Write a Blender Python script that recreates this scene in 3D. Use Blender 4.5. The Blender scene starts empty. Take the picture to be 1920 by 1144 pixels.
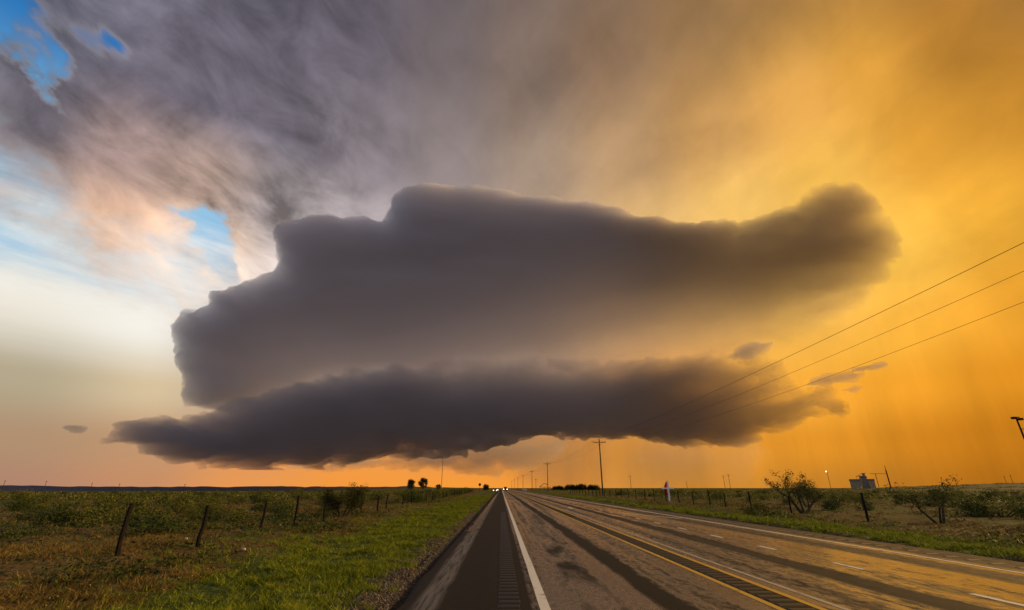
import bpy, bmesh, math, random
import numpy as np
from mathutils import Vector, Matrix, noise as mnoise

R = math.radians
scene = bpy.context.scene
C = scene.collection

# ------------------------------------------------------------------ camera
CAM_H = 1.7
PITCH, YAW = R(21.9), R(1.25)
cam_data = bpy.data.cameras.new('camera')
cam_data.sensor_width = 36.0
cam_data.lens = 36.0 * 853.0 / 1920.0
cam_data.clip_start = 0.05
cam_data.clip_end = 90000.0
cam = bpy.data.objects.new('camera', cam_data)
C.objects.link(cam)
cam.location = (0.0, 0.0, CAM_H)
cam.rotation_euler = (R(90) + PITCH, 0.0, -YAW)
scene.camera = cam

# ------------------------------------------------------------------ render settings
scene.render.engine = 'CYCLES'
scene.view_settings.view_transform = 'Standard'
scene.view_settings.look = 'None'
scene.view_settings.gamma = 1.0
scene.view_settings.exposure = 0.7
scene.view_settings.use_curve_mapping = False
cy = scene.cycles
cy.use_denoising = True
cy.max_bounces = 8
cy.diffuse_bounces = 2
cy.glossy_bounces = 2
cy.transparent_max_bounces = 8
cy.volume_bounces = 5
cy.volume_max_steps = 256
cy.use_adaptive_sampling = True

# ------------------------------------------------------------------ node helpers
def lin(r, g=None, b=None):
    if g is None:
        r, g, b = r
    f = lambda c: c / 12.92 if c <= 0.04045 else ((c + 0.055) / 1.055) ** 2.4
    return (f(r / 255.0), f(g / 255.0), f(b / 255.0), 1.0)

def aim(px, py):
    """direction from the camera through a point of the 1920 x 1144 photograph"""
    x, y = (px - 960) / 853.0, (572 - py) / 853.0
    u = y * math.cos(PITCH) + math.sin(PITCH); f = math.cos(PITCH) - y * math.sin(PITCH)
    return Vector((x * math.cos(YAW) + f * math.sin(YAW), -x * math.sin(YAW) + f * math.cos(YAW), u))

class E:
    """a socket with arithmetic, so that node graphs can be written as formulas"""
    def __init__(s, nt, sock): s.nt, s.s = nt, sock
    def _m(s, op, *o, clamp=False):
        n = s.nt.nodes.new('ShaderNodeMath'); n.operation = op; n.use_clamp = clamp
        for i, v in enumerate((s,) + o):
            if isinstance(v, E): s.nt.links.new(v.s, n.inputs[i])
            else: n.inputs[i].default_value = v
        return E(s.nt, n.outputs[0])
    def __add__(s, o): return s._m('ADD', o)
    __radd__ = __add__
    def __sub__(s, o): return s._m('SUBTRACT', o)
    def __rsub__(s, o): return (s * -1.0) + o
    def __mul__(s, o): return s._m('MULTIPLY', o)
    __rmul__ = __mul__
    def __truediv__(s, o): return s._m('DIVIDE', o)
    def __neg__(s): return s * -1.0
    def clamp(s): return s._m('ADD', 0.0, clamp=True)
    def f(s, op, *o): return s._m(op, *o)
    def step(s, a, b, lo=0.0, hi=1.0):
        n = s.nt.nodes.new('ShaderNodeMapRange'); n.interpolation_type = 'SMOOTHSTEP'
        s.nt.links.new(s.s, n.inputs[0])
        for i, v in enumerate((a, b, lo, hi)):
            n.inputs[i + 1].default_value = v
        return E(s.nt, n.outputs[0])
    def lerp(s, a, b, lo=0.0, hi=1.0):
        n = s.nt.nodes.new('ShaderNodeMapRange')
        s.nt.links.new(s.s, n.inputs[0])
        for i, v in enumerate((a, b, lo, hi)):
            n.inputs[i + 1].default_value = v
        return E(s.nt, n.outputs[0])

def xyz(nt, x, y, z=0.0):
    n = nt.nodes.new('ShaderNodeCombineXYZ')
    for i, v in enumerate((x, y, z)):
        if isinstance(v, E): nt.links.new(v.s, n.inputs[i])
        else: n.inputs[i].default_value = v
    return E(nt, n.outputs[0])

def noise(nt, vec, scale=1.0, detail=4.0, rough=0.5, dist=0.0, out=0):
    n = nt.nodes.new('ShaderNodeTexNoise')
    if vec is not None: nt.links.new(vec.s, n.inputs['Vector'])
    n.inputs['Scale'].default_value = scale
    n.inputs['Detail'].default_value = detail
    n.inputs['Roughness'].default_value = rough
    n.inputs['Distortion'].default_value = dist
    return E(nt, n.outputs[out])

def ramp(nt, fac, stops, interp='LINEAR'):
    n = nt.nodes.new('ShaderNodeValToRGB')
    n.color_ramp.interpolation = interp
    nt.links.new(fac.s, n.inputs[0])
    el = n.color_ramp.elements
    while len(el) > 1: el.remove(el[-1])
    for i, (p, c) in enumerate(stops):
        if i == 0: e = el[0]; e.position = p
        else: e = el.new(p)
        e.color = c if len(c) == 4 else (*c, 1.0)
    return E(nt, n.outputs[0])

def mix(nt, fac, a, b, mode='MIX'):
    n = nt.nodes.new('ShaderNodeMix'); n.data_type = 'RGBA'; n.blend_type = mode
    for i, v in ((0, fac), (6, a), (7, b)):
        if isinstance(v, E): nt.links.new(v.s, n.inputs[i])
        else: n.inputs[i].default_value = v
    return E(nt, n.outputs[2])

# ------------------------------------------------------------------ world: dusk sky round a thunderstorm
world = bpy.data.worlds.new('World')
scene.world = world
world.use_nodes = True
nt = world.node_tree
nt.nodes.clear()
SUN_AZ, SUN_EL = 76.0, 15.0           # degrees from the road's direction (+Y) towards +X, and above the horizon

tc = nt.nodes.new('ShaderNodeTexCoord')
sep = nt.nodes.new('ShaderNodeSeparateXYZ')
nt.links.new(tc.outputs['Generated'], sep.inputs[0])
dx, dy, dz = (E(nt, sep.outputs[i]) for i in range(3))
az = dx.f('ARCTAN2', dy) * (180.0 / math.pi)           # 0 ahead, + to the right
el = dz.f('ARCSINE') * (180.0 / math.pi)
azn = az.lerp(-180.0, 180.0)
dirv = xyz(nt, dx, dy, dz)

def table(rows):
    """colours by azimuth (ramps) at several elevations, blended smoothly between them"""
    out = None; prev = None
    for e, stops in rows:
        st = [((a + 180.0) / 360.0, lin(c)) for a, c in stops]
        r = ramp(nt, azn, st, 'EASE')
        out = r if out is None else mix(nt, el.step(prev, e), out, r)
        prev = e
    return out
# the clear air at the left of the storm, low sun glow near the horizon
clear = table([
    (0.0,  [(-180, (176, 164, 158)), (-100, (176, 156, 142)), (-58, (168, 132, 112)), (-45, (182, 136, 112)), (-36, (206, 146, 104)), (-28, (240, 158, 84)), (-18, (252, 158, 62)), (-6, (252, 158, 58)), (0, (248, 156, 56)), (6, (210, 134, 56)), (14, (200, 134, 56)), (24, (202, 134, 48)), (36, (192, 124, 38)), (46, (178, 108, 24)), (54, (170, 102, 20)), (80, (166, 120, 70)), (120, (172, 152, 140)), (180, (176, 164, 158))]),
    (4.0,  [(-180, (184, 174, 168)), (-100, (182, 166, 150)), (-58, (170, 140, 112)), (-45, (178, 142, 110)), (-36, (196, 148, 108)), (-28, (226, 150, 96)), (-16, (244, 156, 72)), (-4, (232, 150, 76)), (2, (212, 138, 66)), (8, (200, 130, 56)), (16, (206, 136, 50)), (26, (226, 148, 46)), (36, (222, 144, 38)), (44, (206, 128, 28)), (54, (184, 112, 22)), (90, (172, 136, 96)), (130, (182, 166, 156)), (180, (184, 174, 168))]),
    (9.0,  [(-180, (204, 196, 192)), (-100, (196, 186, 172)), (-58, (172, 160, 132)), (-46, (184, 168, 136)), (-37, (222, 196, 156)), (-28, (172, 146, 132)), (-10, (158, 134, 122)), (8, (176, 132, 92)), (20, (224, 150, 62)), (34, (250, 172, 56)), (42, (248, 166, 46)), (50, (226, 146, 34)), (58, (204, 130, 30)), (95, (184, 150, 112)), (130, (200, 186, 178)), (180, (204, 196, 192))]),
    (15.0, [(-180, (208, 206, 208)), (-100, (212, 208, 200)), (-58, (228, 222, 206)), (-48, (244, 236, 220)), (-39, (255, 250, 238)), (-31, (190, 172, 162)), (-20, (150, 132, 128)), (0, (152, 128, 112)), (22, (214, 152, 84)), (34, (246, 180, 76)), (41, (255, 194, 74)), (49, (252, 180, 60)), (58, (226, 152, 48)), (95, (190, 158, 122)), (130, (204, 194, 190)), (180, (208, 206, 208))]),
    (21.0, [(-180, (196, 204, 216)), (-100, (190, 206, 218)), (-58, (176, 208, 226)), (-48, (204, 226, 238)), (-38, (238, 242, 244)), (-30, (200, 190, 186)), (0, (170, 148, 134)), (26, (236, 180, 100)), (43, (255, 198, 84)), (51, (246, 178, 62)), (60, (216, 150, 50)), (95, (188, 160, 130)), (130, (196, 194, 198)), (180, (196, 204, 216))]),
    (28.0, [(-180, (160, 180, 206)), (-100, (140, 180, 214)), (-58, (116, 176, 218)), (-46, (150, 202, 234)), (-32, (164, 208, 240)), (-20, (190, 200, 215)), (0, (180, 160, 145)), (20, (224, 176, 104)), (38, (252, 196, 96)), (48, (240, 176, 64)), (58, (214, 148, 44)), (95, (176, 152, 126)), (130, (176, 178, 188)), (180, (160, 180, 206))]),
    (40.0, [(-180, (110, 146, 190)), (-100, (60, 130, 190)), (-58, (8, 112, 186)), (-30, (30, 120, 190)), (0, (100, 130, 165)), (40, (150, 140, 125)), (95, (140, 140, 145)), (180, (110, 146, 190))]),
])
# physical twilight sky, mixed into the clear part
sky = nt.nodes.new('ShaderNodeTexSky')
sky.sky_type = 'NISHITA'
sky.sun_disc = False
sky.sun_elevation = R(SUN_EL)
sky.sun_rotation = R(SUN_AZ)
sky.air_density = 1.2
sky.dust_density = 2.0
nish = mix(nt, 1.0, E(nt, sky.outputs[0]), (0.11, 0.11, 0.11, 1), 'MULTIPLY')
clear = mix(nt, az.step(20.0, -30.0) * 0.10, clear, nish)

# the anvil overhead: grey-violet at the left, gold where the sun shines through the rain at the right
anvil = table([
    (10.0, [(-180, (190, 182, 180)), (-90, (190, 176, 166)), (-50, (200, 172, 146)), (-30, (172, 148, 138)), (0, (156, 132, 118)), (22, (220, 152, 70)), (34, (250, 178, 62)), (44, (246, 166, 46)), (54, (224, 144, 34)), (75, (190, 138, 72)), (120, (184, 166, 152)), (180, (190, 182, 180))]),
    (22.0, [(-180, (186, 180, 180)), (-90, (180, 172, 170)), (-56, (164, 152, 150)), (-44, (224, 178, 142)), (-36, (252, 214, 178)), (-28, (224, 210, 204)), (-14, (192, 176, 170)), (0, (186, 160, 140)), (16, (220, 174, 120)), (26, (244, 190, 112)), (36, (255, 202, 104)), (45, (255, 196, 80)), (52, (240, 174, 58)), (60, (216, 150, 50)), (80, (186, 142, 88)), (120, (180, 164, 154)), (180, (186, 180, 180))]),
    (30.0, [(-180, (178, 172, 174)), (-90, (150, 146, 152)), (-60, (120, 116, 126)), (-52, (112, 106, 116)), (-46, (162, 138, 132)), (-38, (194, 166, 152)), (-30, (180, 168, 168)), (-18, (176, 164, 166)), (-6, (172, 157, 150)), (8, (196, 166, 134)), (20, (222, 178, 116)), (32, (250, 198, 106)), (41, (255, 196, 88)), (50, (230, 162, 58)), (58, (200, 138, 48)), (80, (176, 138, 94)), (120, (172, 158, 152)), (180, (178, 172, 174))]),
    (38.0, [(-180, (166, 160, 164)), (-90, (136, 134, 144)), (-58, (114, 114, 130)), (-44, (106, 100, 112)), (-32, (104, 98, 108)), (-20, (138, 128, 134)), (-8, (150, 136, 134)), (4, (164, 142, 124)), (18, (184, 148, 108)), (30, (206, 156, 92)), (41, (226, 166, 80)), (48, (218, 156, 62)), (55, (172, 118, 46)), (64, (150, 108, 56)), (90, (150, 128, 104)), (130, (158, 148, 146)), (180, (166, 160, 164))]),
    (50.0, [(-180, (152, 148, 152)), (-90, (128, 126, 138)), (-60, (120, 118, 134)), (-40, (96, 92, 104)), (-24, (94, 88, 98)), (-10, (112, 101, 102)), (4, (128, 109, 98)), (18, (142, 113, 88)), (32, (150, 115, 76)), (46, (164, 122, 68)), (60, (150, 112, 66)), (90, (138, 120, 104)), (130, (146, 138, 138)), (180, (152, 148, 152))]),
    (62.0, [(-180, (138, 132, 136)), (-60, (104, 102, 116)), (-20, (94, 88, 96)), (10, (110, 96, 88)), (40, (130, 104, 80)), (80, (124, 108, 96)), (130, (130, 124, 126)), (180, (138, 132, 136))]),
    (88.0, [(-180, (118, 112, 116)), (180, (118, 112, 116))]),
])

# wind-drawn texture: noise on the sphere of directions, drawn out along the wind
def drawn(p, q, along, across, off=0.0):
    d1, d2 = aim(*p).normalized(), aim(*q).normalized()
    t = (d2 - d1).normalized(); m = (d1 + d2).normalized(); w = t.cross(m)
    dot = lambda v: dx * v.x + dy * v.y + dz * v.z
    return xyz(nt, dot(t) * along + off, dot(m) * across + off, dot(w) * across)
wind = drawn((100, 150), (450, 400), 1.0, 2.2, 3.1)
warp = noise(nt, drawn((100, 150), (450, 400), 1.0, 1.6, 9.4), 5.0, 7.0, 0.6, 0.3, out=1)
wsep = nt.nodes.new('ShaderNodeSeparateColor'); nt.links.new(warp.s, wsep.inputs[0])
w1, w2 = E(nt, wsep.outputs[0]) - 0.5, E(nt, wsep.outputs[1]) - 0.5
azw, elw = az + w1 * 14.0, el + w2 * 11.0
n_big = noise(nt, wind, 2.3, 8.0, 0.56, 0.5)
n_fine = noise(nt, drawn((100, 150), (450, 400), 1.0, 1.5, 6.3), 7.0, 8.0, 0.58, 0.5)
n_sh = noise(nt, drawn((100, 150), (450, 400), 1.0, 1.5, 6.3 + 0.030), 7.0, 8.0, 0.58, 0.5)
n_bsh = noise(nt, drawn((100, 150), (450, 400), 1.0, 2.2, 3.1 + 0.05), 2.3, 6.0, 0.56, 0.5)
n_streak = noise(nt, drawn((1880, 30), (1480, 340), 0.8, 2.6, 1.7), 2.4, 5.0, 0.5, 0.3)
n_rain = noise(nt, xyz(nt, az * 0.09, el * 0.012, 4.0), 2.2, 5.0, 0.6, 0.2)
n_cirrus = noise(nt, drawn((20, 430), (330, 520), 0.7, 5.0, 5.0), 3.2, 8.0, 0.6, 0.5)

def blob(a, e, s, sx=1.0, rot=0.0):
    """soft spot round a direction of the sky"""
    u = (azw - a) * math.cos(R(e)); v = elw - e
    c, q = math.cos(R(rot)), math.sin(R(rot))
    uu = (u * c + v * q) * (1.0 / sx); vv = v * c - u * q
    return ((uu * uu + vv * vv) * (-1.0 / (s * s))).f('EXPONENT')

# where the deck covers the sky: a ragged rim at the lower left, some gaps, closed everywhere else
edge = elw - 19.8 - ((azw + 45.0) * -0.75).f('MAXIMUM', 0.0)
holes = (blob(-57.0, 36.3, 1.7, 1.5, 40) * 2.0 + blob(-53.4, 34.4, 0.9, 1.9, -45) * 1.5 + blob(-49.7, 39.0, 1.3, 1.2, -40) * 1.45 + blob(-51.8, 37.6, 1.0, 1.5, -30) * 0.8
         + blob(-36.2, 25.5, 1.6, 1.4, -60) * 1.9 + blob(-34.4, 23.2, 1.2, 1.6, -55) * 1.7 + blob(-38.8, 26.4, 1.0, 1.6, 0) * 0.8)
cover = edge * 0.12 + 0.20 + (n_big - 0.5) * 1.3 + (n_fine - 0.5) * 1.5
cover = cover.f('MINIMUM', 1.2) - holes + az.step(-31.5, -24.0) * 2.0
mask = cover.step(-0.45, 0.65) * el.step(9.0, 17.0)

# cirrus streaks in the clear part
cir = az.step(5.0, -15.0) * n_cirrus.step(0.40, 0.75) * el.step(9.0, 17.0) * el.step(30.0, 24.0)
clear = mix(nt, cir * 0.75, clear, lin(252, 246, 236))
clear = mix(nt, az.step(5.0, -15.0) * n_cirrus.step(0.52, 0.3) * el.step(15.0, 21.0) * el.step(34, 26) * 0.55, clear, lin(120, 180, 220))

# light and dark billows of the deck (strong over the broken part at the left, faint over the rain-lit part)
left_w = az.step(-10.0, -32.0)
bil = (n_big - 0.5) * 2.2 + (n_fine - 0.5) * 1.0
bil = bil + (n_sh - n_fine) * 2.2 + (n_bsh - n_big) * 2.2
bil = bil * (left_w * 0.8 + 0.14) + (n_streak - 0.5) * (0.75 - left_w * 0.5)
gain = (bil * -1.15 + 1.0).f('MAXIMUM', 0.35)
anv = mix(nt, 1.0, anvil, xyz(nt, gain, gain, gain), 'MULTIPLY')
rim = cover.step(-0.2, 0.3) * cover.step(0.9, 0.3) * left_w * el.step(20, 24)
anv = mix(nt, rim * 0.12, anv, lin(232, 220, 216))
skycol = mix(nt, mask, clear, anv)
veil = (n_rain - 0.5) * (el.step(20.0, 6.0) * az.step(-2.0, 14.0) * az.step(110.0, 70.0) * 0.75) + 1.0      # faint curtains of rain
skycol = mix(nt, 1.0, skycol, xyz(nt, veil, veil, veil), 'MULTIPLY')

# below the horizon the world is the ground's dull haze
skycol = mix(nt, el.step(-0.6, -4.0), skycol, lin(70, 62, 48))
bg = nt.nodes.new('ShaderNodeBackground')
nt.links.new(skycol.s, bg.inputs[0])
bg.inputs[1].default_value = 2.0 ** -0.7        # the exposure is set for the ground; the sky keeps its own brightness
wo = nt.nodes.new('ShaderNodeOutputWorld')
nt.links.new(bg.outputs[0], wo.inputs[0])
world.cycles.sampling_method = 'MANUAL'
world.cycles.sample_map_resolution = 1024

# ------------------------------------------------------------------ the low sun, veiled by rain at the right
sun_data = bpy.data.lights.new('sun', 'SUN')
sun_data.energy = 3.3
sun_data.angle = R(14)
sun_data.color = (1.0, 0.68, 0.30)
sun = bpy.data.objects.new('sun', sun_data)
C.objects.link(sun)
sd = Vector((math.sin(R(SUN_AZ)) * math.cos(R(SUN_EL)), math.cos(R(SUN_AZ)) * math.cos(R(SUN_EL)), math.sin(R(SUN_EL))))
sun.rotation_euler = (-sd).to_track_quat('-Z', 'Y').to_euler()
# ------------------------------------------------------------------ scene tools
def at_y(px, py, Y):
    d = aim(px, py); t = Y / d.y
    return Vector((d.x * t, Y, CAM_H + d.z * t))
def tag(o, label=None, cat=None, group=None, kind=None):
    for k, v in (('label', label), ('category', cat), ('group', group), ('kind', kind)):
        if v: o[k] = v
    return o
def link(o, parent=None):
    C.objects.link(o)
    if parent is not None: o.parent = parent
    return o
def empty(name, loc=(0, 0, 0), rz=0.0):
    o = bpy.data.objects.new(name, None); C.objects.link(o)
    o.location = loc; o.rotation_euler = (0, 0, rz); o.empty_display_size = 0.2
    return o
def mesh_obj(name, verts, faces, mat, parent=None, smooth=False):
    me = bpy.data.meshes.new(name)
    me.from_pydata([tuple(v) for v in verts], [], faces)
    if mat: me.materials.append(mat)
    if smooth: me.polygons.foreach_set('use_smooth', [True] * len(me.polygons))
    me.update()
    return link(bpy.data.objects.new(name, me), parent)
def new_mat(name):
    m = bpy.data.materials.new(name); m.use_nodes = True
    n = m.node_tree; b = n.nodes['Principled BSDF']
    return m, n, b
def plain(name, col, rough=0.7, metal=0.0, var=0.25, scale=6.0, bump=0.0):
    """a base colour with grain and wear"""
    m, n, b = new_mat(name)
    t = n.nodes.new('ShaderNodeTexCoord'); v = E(n, t.outputs['Object'])
    a = noise(n, v, scale, 6, 0.6)
    g = a.lerp(0.25, 0.75, 1 - var, 1 + var)
    c = mix(n, 1.0, (*col, 1), xyz(n, g, g, g), 'MULTIPLY')
    n.links.new(c.s, b.inputs['Base Color'])
    b.inputs['Roughness'].default_value = rough
    b.inputs['Metallic'].default_value = metal
    if rough >= 0.75: b.inputs['Specular IOR Level'].default_value = 0.08
    if bump:
        bn = n.nodes.new('ShaderNodeBump'); bn.inputs['Strength'].default_value = bump
        n.links.new(a.s, bn.inputs['Height']); n.links.new(bn.outputs[0], b.inputs['Normal'])
    return m
class MB:
    """collects boxes, tubes and loose faces into one mesh"""
    def __init__(s): s.v = []; s.f = []
    def add(s, vs, fs):
        k = len(s.v); s.v += [tuple(v) for v in vs]; s.f += [tuple(i + k for i in f) for f in fs]
    def box(s, c, d, rz=0.0, M=None):
        cx, cy_, cz = c; hx, hy, hz = d[0] / 2, d[1] / 2, d[2] / 2
        vs = []
        for z in (-hz, hz):
            for x, y in ((-hx, -hy), (hx, -hy), (hx, hy), (-hx, hy)):
                xr = x * math.cos(rz) - y * math.sin(rz); yr = x * math.sin(rz) + y * math.cos(rz)
                p = Vector((cx + xr, cy_ + yr, cz + z)); vs.append(M @ p if M else p)
        s.add(vs, [(3, 2, 1, 0), (4, 5, 6, 7), (0, 1, 5, 4), (1, 2, 6, 5), (2, 3, 7, 6), (3, 0, 4, 7)])
    def tube(s, pts, rad, n=6, caps=True):
        pts = [Vector(p) for p in pts]
        if not hasattr(rad, '__len__'): rad = [rad] * len(pts)
        rings = []
        for i, p in enumerate(pts):
            t = (pts[min(i + 1, len(pts) - 1)] - pts[max(i - 1, 0)]).normalized()
            a = t.cross(Vector((0, 0, 1)) if abs(t.z) < 0.9 else Vector((1, 0, 0))).normalized(); b = t.cross(a)
            rings.append([p + (a * math.cos(2 * math.pi * k / n) + b * math.sin(2 * math.pi * k / n)) * rad[i] for k in range(n)])
        vs = [v for r in rings for v in r]; fs = []
        for i in range(len(pts) - 1):
            for k in range(n):
                fs.append((i * n + k, i * n + (k + 1) % n, (i + 1) * n + (k + 1) % n, (i + 1) * n + k))
        if caps: fs += [tuple(range(n - 1, -1, -1)), tuple((len(pts) - 1) * n + k for k in range(n))]
        s.add(vs, fs)
    def build(s, name, mat, parent=None, smooth=False): return mesh_obj(name, s.v, s.f, mat, parent, smooth)
# ------------------------------------------------------------------ the storm: closed cloud bodies with real depth, filled with scattering vapour
def vapour(name, density, albedo=(0.9, 0.9, 0.92), aniso=0.2):
    m = bpy.data.materials.new(name); m.use_nodes = True
    n = m.node_tree; n.nodes.clear()
    o = n.nodes.new('ShaderNodeOutputMaterial')
    v = n.nodes.new('ShaderNodeVolumePrincipled')
    v.inputs['Color'].default_value = (*albedo, 1)
    v.inputs['Density'].default_value = density
    v.inputs['Anisotropy'].default_value = aniso
    n.links.new(v.outputs[0], o.inputs['Volume'])
    m.cycles.homogeneous_volume = True
    return m

_T = {}
def fbm(x, z, seed, octaves=5, scale=1.0, gain=0.5):
    """value noise on arrays"""
    tot = np.zeros_like(x); amp = 1.0; sc = 1.0 / scale; norm = 0
    T = _T.setdefault(seed, np.random.RandomState(seed).rand(256, 256)) if seed not in _T else _T[seed]
    for o in range(octaves):
        u, w = x * sc + 17.3 * o, z * sc + 9.1 * o
        i, j = np.floor(u).astype(int), np.floor(w).astype(int); fu, fw = u - i, w - j
        fu = fu * fu * (3 - 2 * fu); fw = fw * fw * (3 - 2 * fw)
        g = lambda a, b: T[a % 256, b % 256]
        tot += amp * ((g(i, j) * (1 - fu) + g(i + 1, j) * fu) * (1 - fw) + (g(i, j + 1) * (1 - fu) + g(i + 1, j + 1) * fu) * fw - 0.5)
        norm += amp; amp *= gain; sc *= 2.03
    return tot / norm * 2

def cloud_body(name, outline, Y, depth, width, mat, cell=22.0, seed=1, ragged=40.0, rscale=500.0, lump=0.35, lscale=900.0, fade=None, power=1.0, front=1.0, back=1.0, grow=0.0, stretch=1.6, wisp=1.2):
    """a closed body: its outline stands at distance Y, its thickness grows inwards from the rim"""
    P = np.array([[p.x, p.z] for p in (at_y(a, b, Y) for a, b in outline)])
    x0, x1 = P[:, 0].min() - 4 * cell, P[:, 0].max() + 4 * cell
    z0, z1 = P[:, 1].min() - 4 * cell, P[:, 1].max() + 4 * cell
    nx, nz = int((x1 - x0) / cell) + 1, int((z1 - z0) / cell) + 1
    X, Z = np.meshgrid(x0 + cell * np.arange(nx), z0 + cell * np.arange(nz))
    d2 = np.full(X.shape, 1e18); inside = np.zeros(X.shape, bool)
    for i in range(len(P)):
        a, b = P[i], P[(i + 1) % len(P)]; e = b - a
        t = np.clip(((X - a[0]) * e[0] + (Z - a[1]) * e[1]) / (e @ e + 1e-9), 0, 1)
        d2 = np.minimum(d2, (X - a[0] - t * e[0]) ** 2 + (Z - a[1] - t * e[1]) ** 2)
        c = ((a[1] > Z) != (b[1] > Z)) & (X < (b[0] - a[0]) * (Z - a[1]) / (b[1] - a[1] + 1e-12) + a[0])
        inside ^= c
    d = np.sqrt(d2) * np.where(inside, 1, -1)
    rg = ragged(X, Z) if callable(ragged) else ragged
    d = d + grow + rg * fbm(X, Z * 1.5, seed, 7, rscale, 0.62)
    W = width if not callable(width) else width(X, Z)
    th = 1 - np.exp(-(np.maximum(d, 0) / W) ** power)
    th *= 1 + lump * fbm(X, Z * stretch, seed + 9, 6, lscale, 0.6)
    th *= np.clip(1 + wisp * np.exp(-np.maximum(d, 0) / (1.5 * W)) * fbm(X * 0.6, Z * 1.6, seed + 31, 6, 320.0, 0.62), 0.05, 3)
    if fade is not None: th *= fade(X, Z)
    th = np.maximum(th, 0.0) * depth
    use_v = d > 0
    cellm = use_v[:-1, :-1] | use_v[1:, :-1] | use_v[:-1, 1:] | use_v[1:, 1:]
    need = np.zeros_like(use_v)
    for a, b in ((0, 0), (1, 0), (0, 1), (1, 1)): need[a:nz - 1 + a, b:nx - 1 + b] |= cellm
    # pull the outer ring onto the rim so that the outline is smooth
    gz, gx = np.gradient(d, cell); gl = np.maximum(np.hypot(gx, gz), 0.3)
    out = need & ~use_v
    sh = np.where(out, np.minimum(np.clip(-d, 0, None) / gl, 0.6 * cell) / gl, 0)
    X = X + gx * sh; Z = Z + gz * sh
    th[out] = 0.0
    idx = -np.ones(X.shape, int); idx[need] = np.arange(need.sum())
    n = need.sum()
    # share rim vertices, so that the body is closed
    bidx = idx.copy(); inner = need & use_v; bidx[inner] = n + np.arange(inner.sum())
    bow = ((X - X.mean()) / (x1 - x0)) ** 2 * 0.0
    V = np.concatenate([np.stack([X[need], Y - th[need] * front, Z[need]], 1), np.stack([X[inner], Y + th[inner] * back, Z[inner]], 1)])
    jj, ii = np.nonzero(cellm)
    F1 = np.stack([idx[jj, ii], idx[jj, ii + 1], idx[jj + 1, ii + 1], idx[jj + 1, ii]], 1)
    F2 = np.stack([bidx[jj, ii], bidx[jj + 1, ii], bidx[jj + 1, ii + 1], bidx[jj, ii + 1]], 1)
    Fq = np.concatenate([F1, F2])
    me = bpy.data.meshes.new(name)
    me.vertices.add(len(V)); me.vertices.foreach_set('co', V.ravel().astype(np.float32))
    me.loops.add(Fq.size); me.loops.foreach_set('vertex_index', Fq.ravel().astype(np.int32))
    me.polygons.add(len(Fq)); me.polygons.foreach_set('loop_start', np.arange(0, Fq.size, 4, dtype=np.int32))
    me.polygons.foreach_set('loop_total', np.full(len(Fq), 4, np.int32))
    me.update(calc_edges=True); me.validate()
    me.materials.append(mat)
    return link(bpy.data.objects.new(name, me))

TOWER = [(335, 738), (326, 690), (316, 610), (345, 582), (393, 572), (398, 547), (450, 526), (512, 508), (524, 492), (506, 455), (499, 430), (520, 413), (600, 406), (715, 409), (730, 380), (760, 356), (810, 346), (900, 355), (1000, 368), (1100, 378), (1150, 386), (1200, 403), (1300, 413), (1380, 411), (1430, 391), (1480, 383), (1520, 350), (1560, 336), (1610, 341), (1645, 365), (1665, 400), (1692, 440), (1696, 480), (1675, 520), (1635, 565), (1580, 605), (1500, 650), (1420, 700), (1400, 750), (1000, 770), (600, 775), (400, 772), (345, 765)]
SHELF = [(192, 826), (225, 802), (265, 792), (330, 786), (400, 767), (450, 753), (520, 736), (575, 714), (620, 706), (700, 694), (800, 686), (900, 676), (1000, 673), (1100, 680), (1250, 671), (1340, 663), (1385, 660), (1405, 655), (1425, 660), (1460, 690), (1480, 712), (1505, 724), (1562, 729), (1545, 745), (1585, 760), (1540, 778), (1500, 800), (1440, 822), (1380, 836), (1300, 836), (1240, 823), (1190, 820), (1150, 820), (1100, 812), (1060, 812), (1000, 815), (940, 824), (885, 836), (830, 849), (760, 851), (690, 853), (640, 863), (560, 871), (480, 869), (400, 866), (330, 856), (280, 851), (255, 837), (220, 831)]

vap_tower = vapour('storm_vapour', 0.0049, (0.74, 0.71, 0.76), 0.0)
vap_amber = vapour('amber_vapour', 0.0038, (0.60, 0.46, 0.30), 0.0)      # low sun's gold put into the vapour's colour, for the tower's right end
vap_shelf = vapour('shelf_vapour', 0.0042, (0.52, 0.48, 0.51), 0.0)
vap_shelf_amber = vapour('shelf_amber_vapour', 0.0034, (0.46, 0.34, 0.23), 0.0)  # shelf's right end: golden sunlight painted into the vapour colour
vap_scud = vapour('scud_vapour', 0.0024, (0.72, 0.64, 0.60), 0.0)
vap_rain = vapour('rain_vapour', 0.00075, (0.62, 0.50, 0.40), 0.3)
def sm(a, b, x):
    t = np.clip((x - a) / (b - a), 0, 1); return t * t * (3 - 2 * t)
def wt(X, Z):
    return 125 + 480 * sm(2600, 6000, X) + 500 * sm(2300, 1200, Z) * sm(-3900, -1500, X)
def ft0(X, Z):
    low = sm(4100, 1400, Z) * (0.42 + 0.20 * sm(-4200, -2000, X) + 0.34 * sm(-1500, 3500, X))      # thins out downwards, into the rain
    return (1 - low) * (1 - 0.40 * sm(-500, 5500, X))
kw = dict(front=0.7, back=1.3, cell=17, seed=6, ragged=125, rscale=340, lump=0.22, lscale=1700, grow=-35, stretch=4.0, power=1.0, wisp=0.8)
tower = cloud_body('storm_cloud', TOWER, 6000.0, 600.0, wt, vap_tower, fade=lambda X, Z: ft0(X, Z) * (1 - 0.93 * sm(-600, 4600, X)), **kw)
tag(tower, 'huge smooth dark storm cloud towering over the road, gold at its right end', 'cloud')
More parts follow.
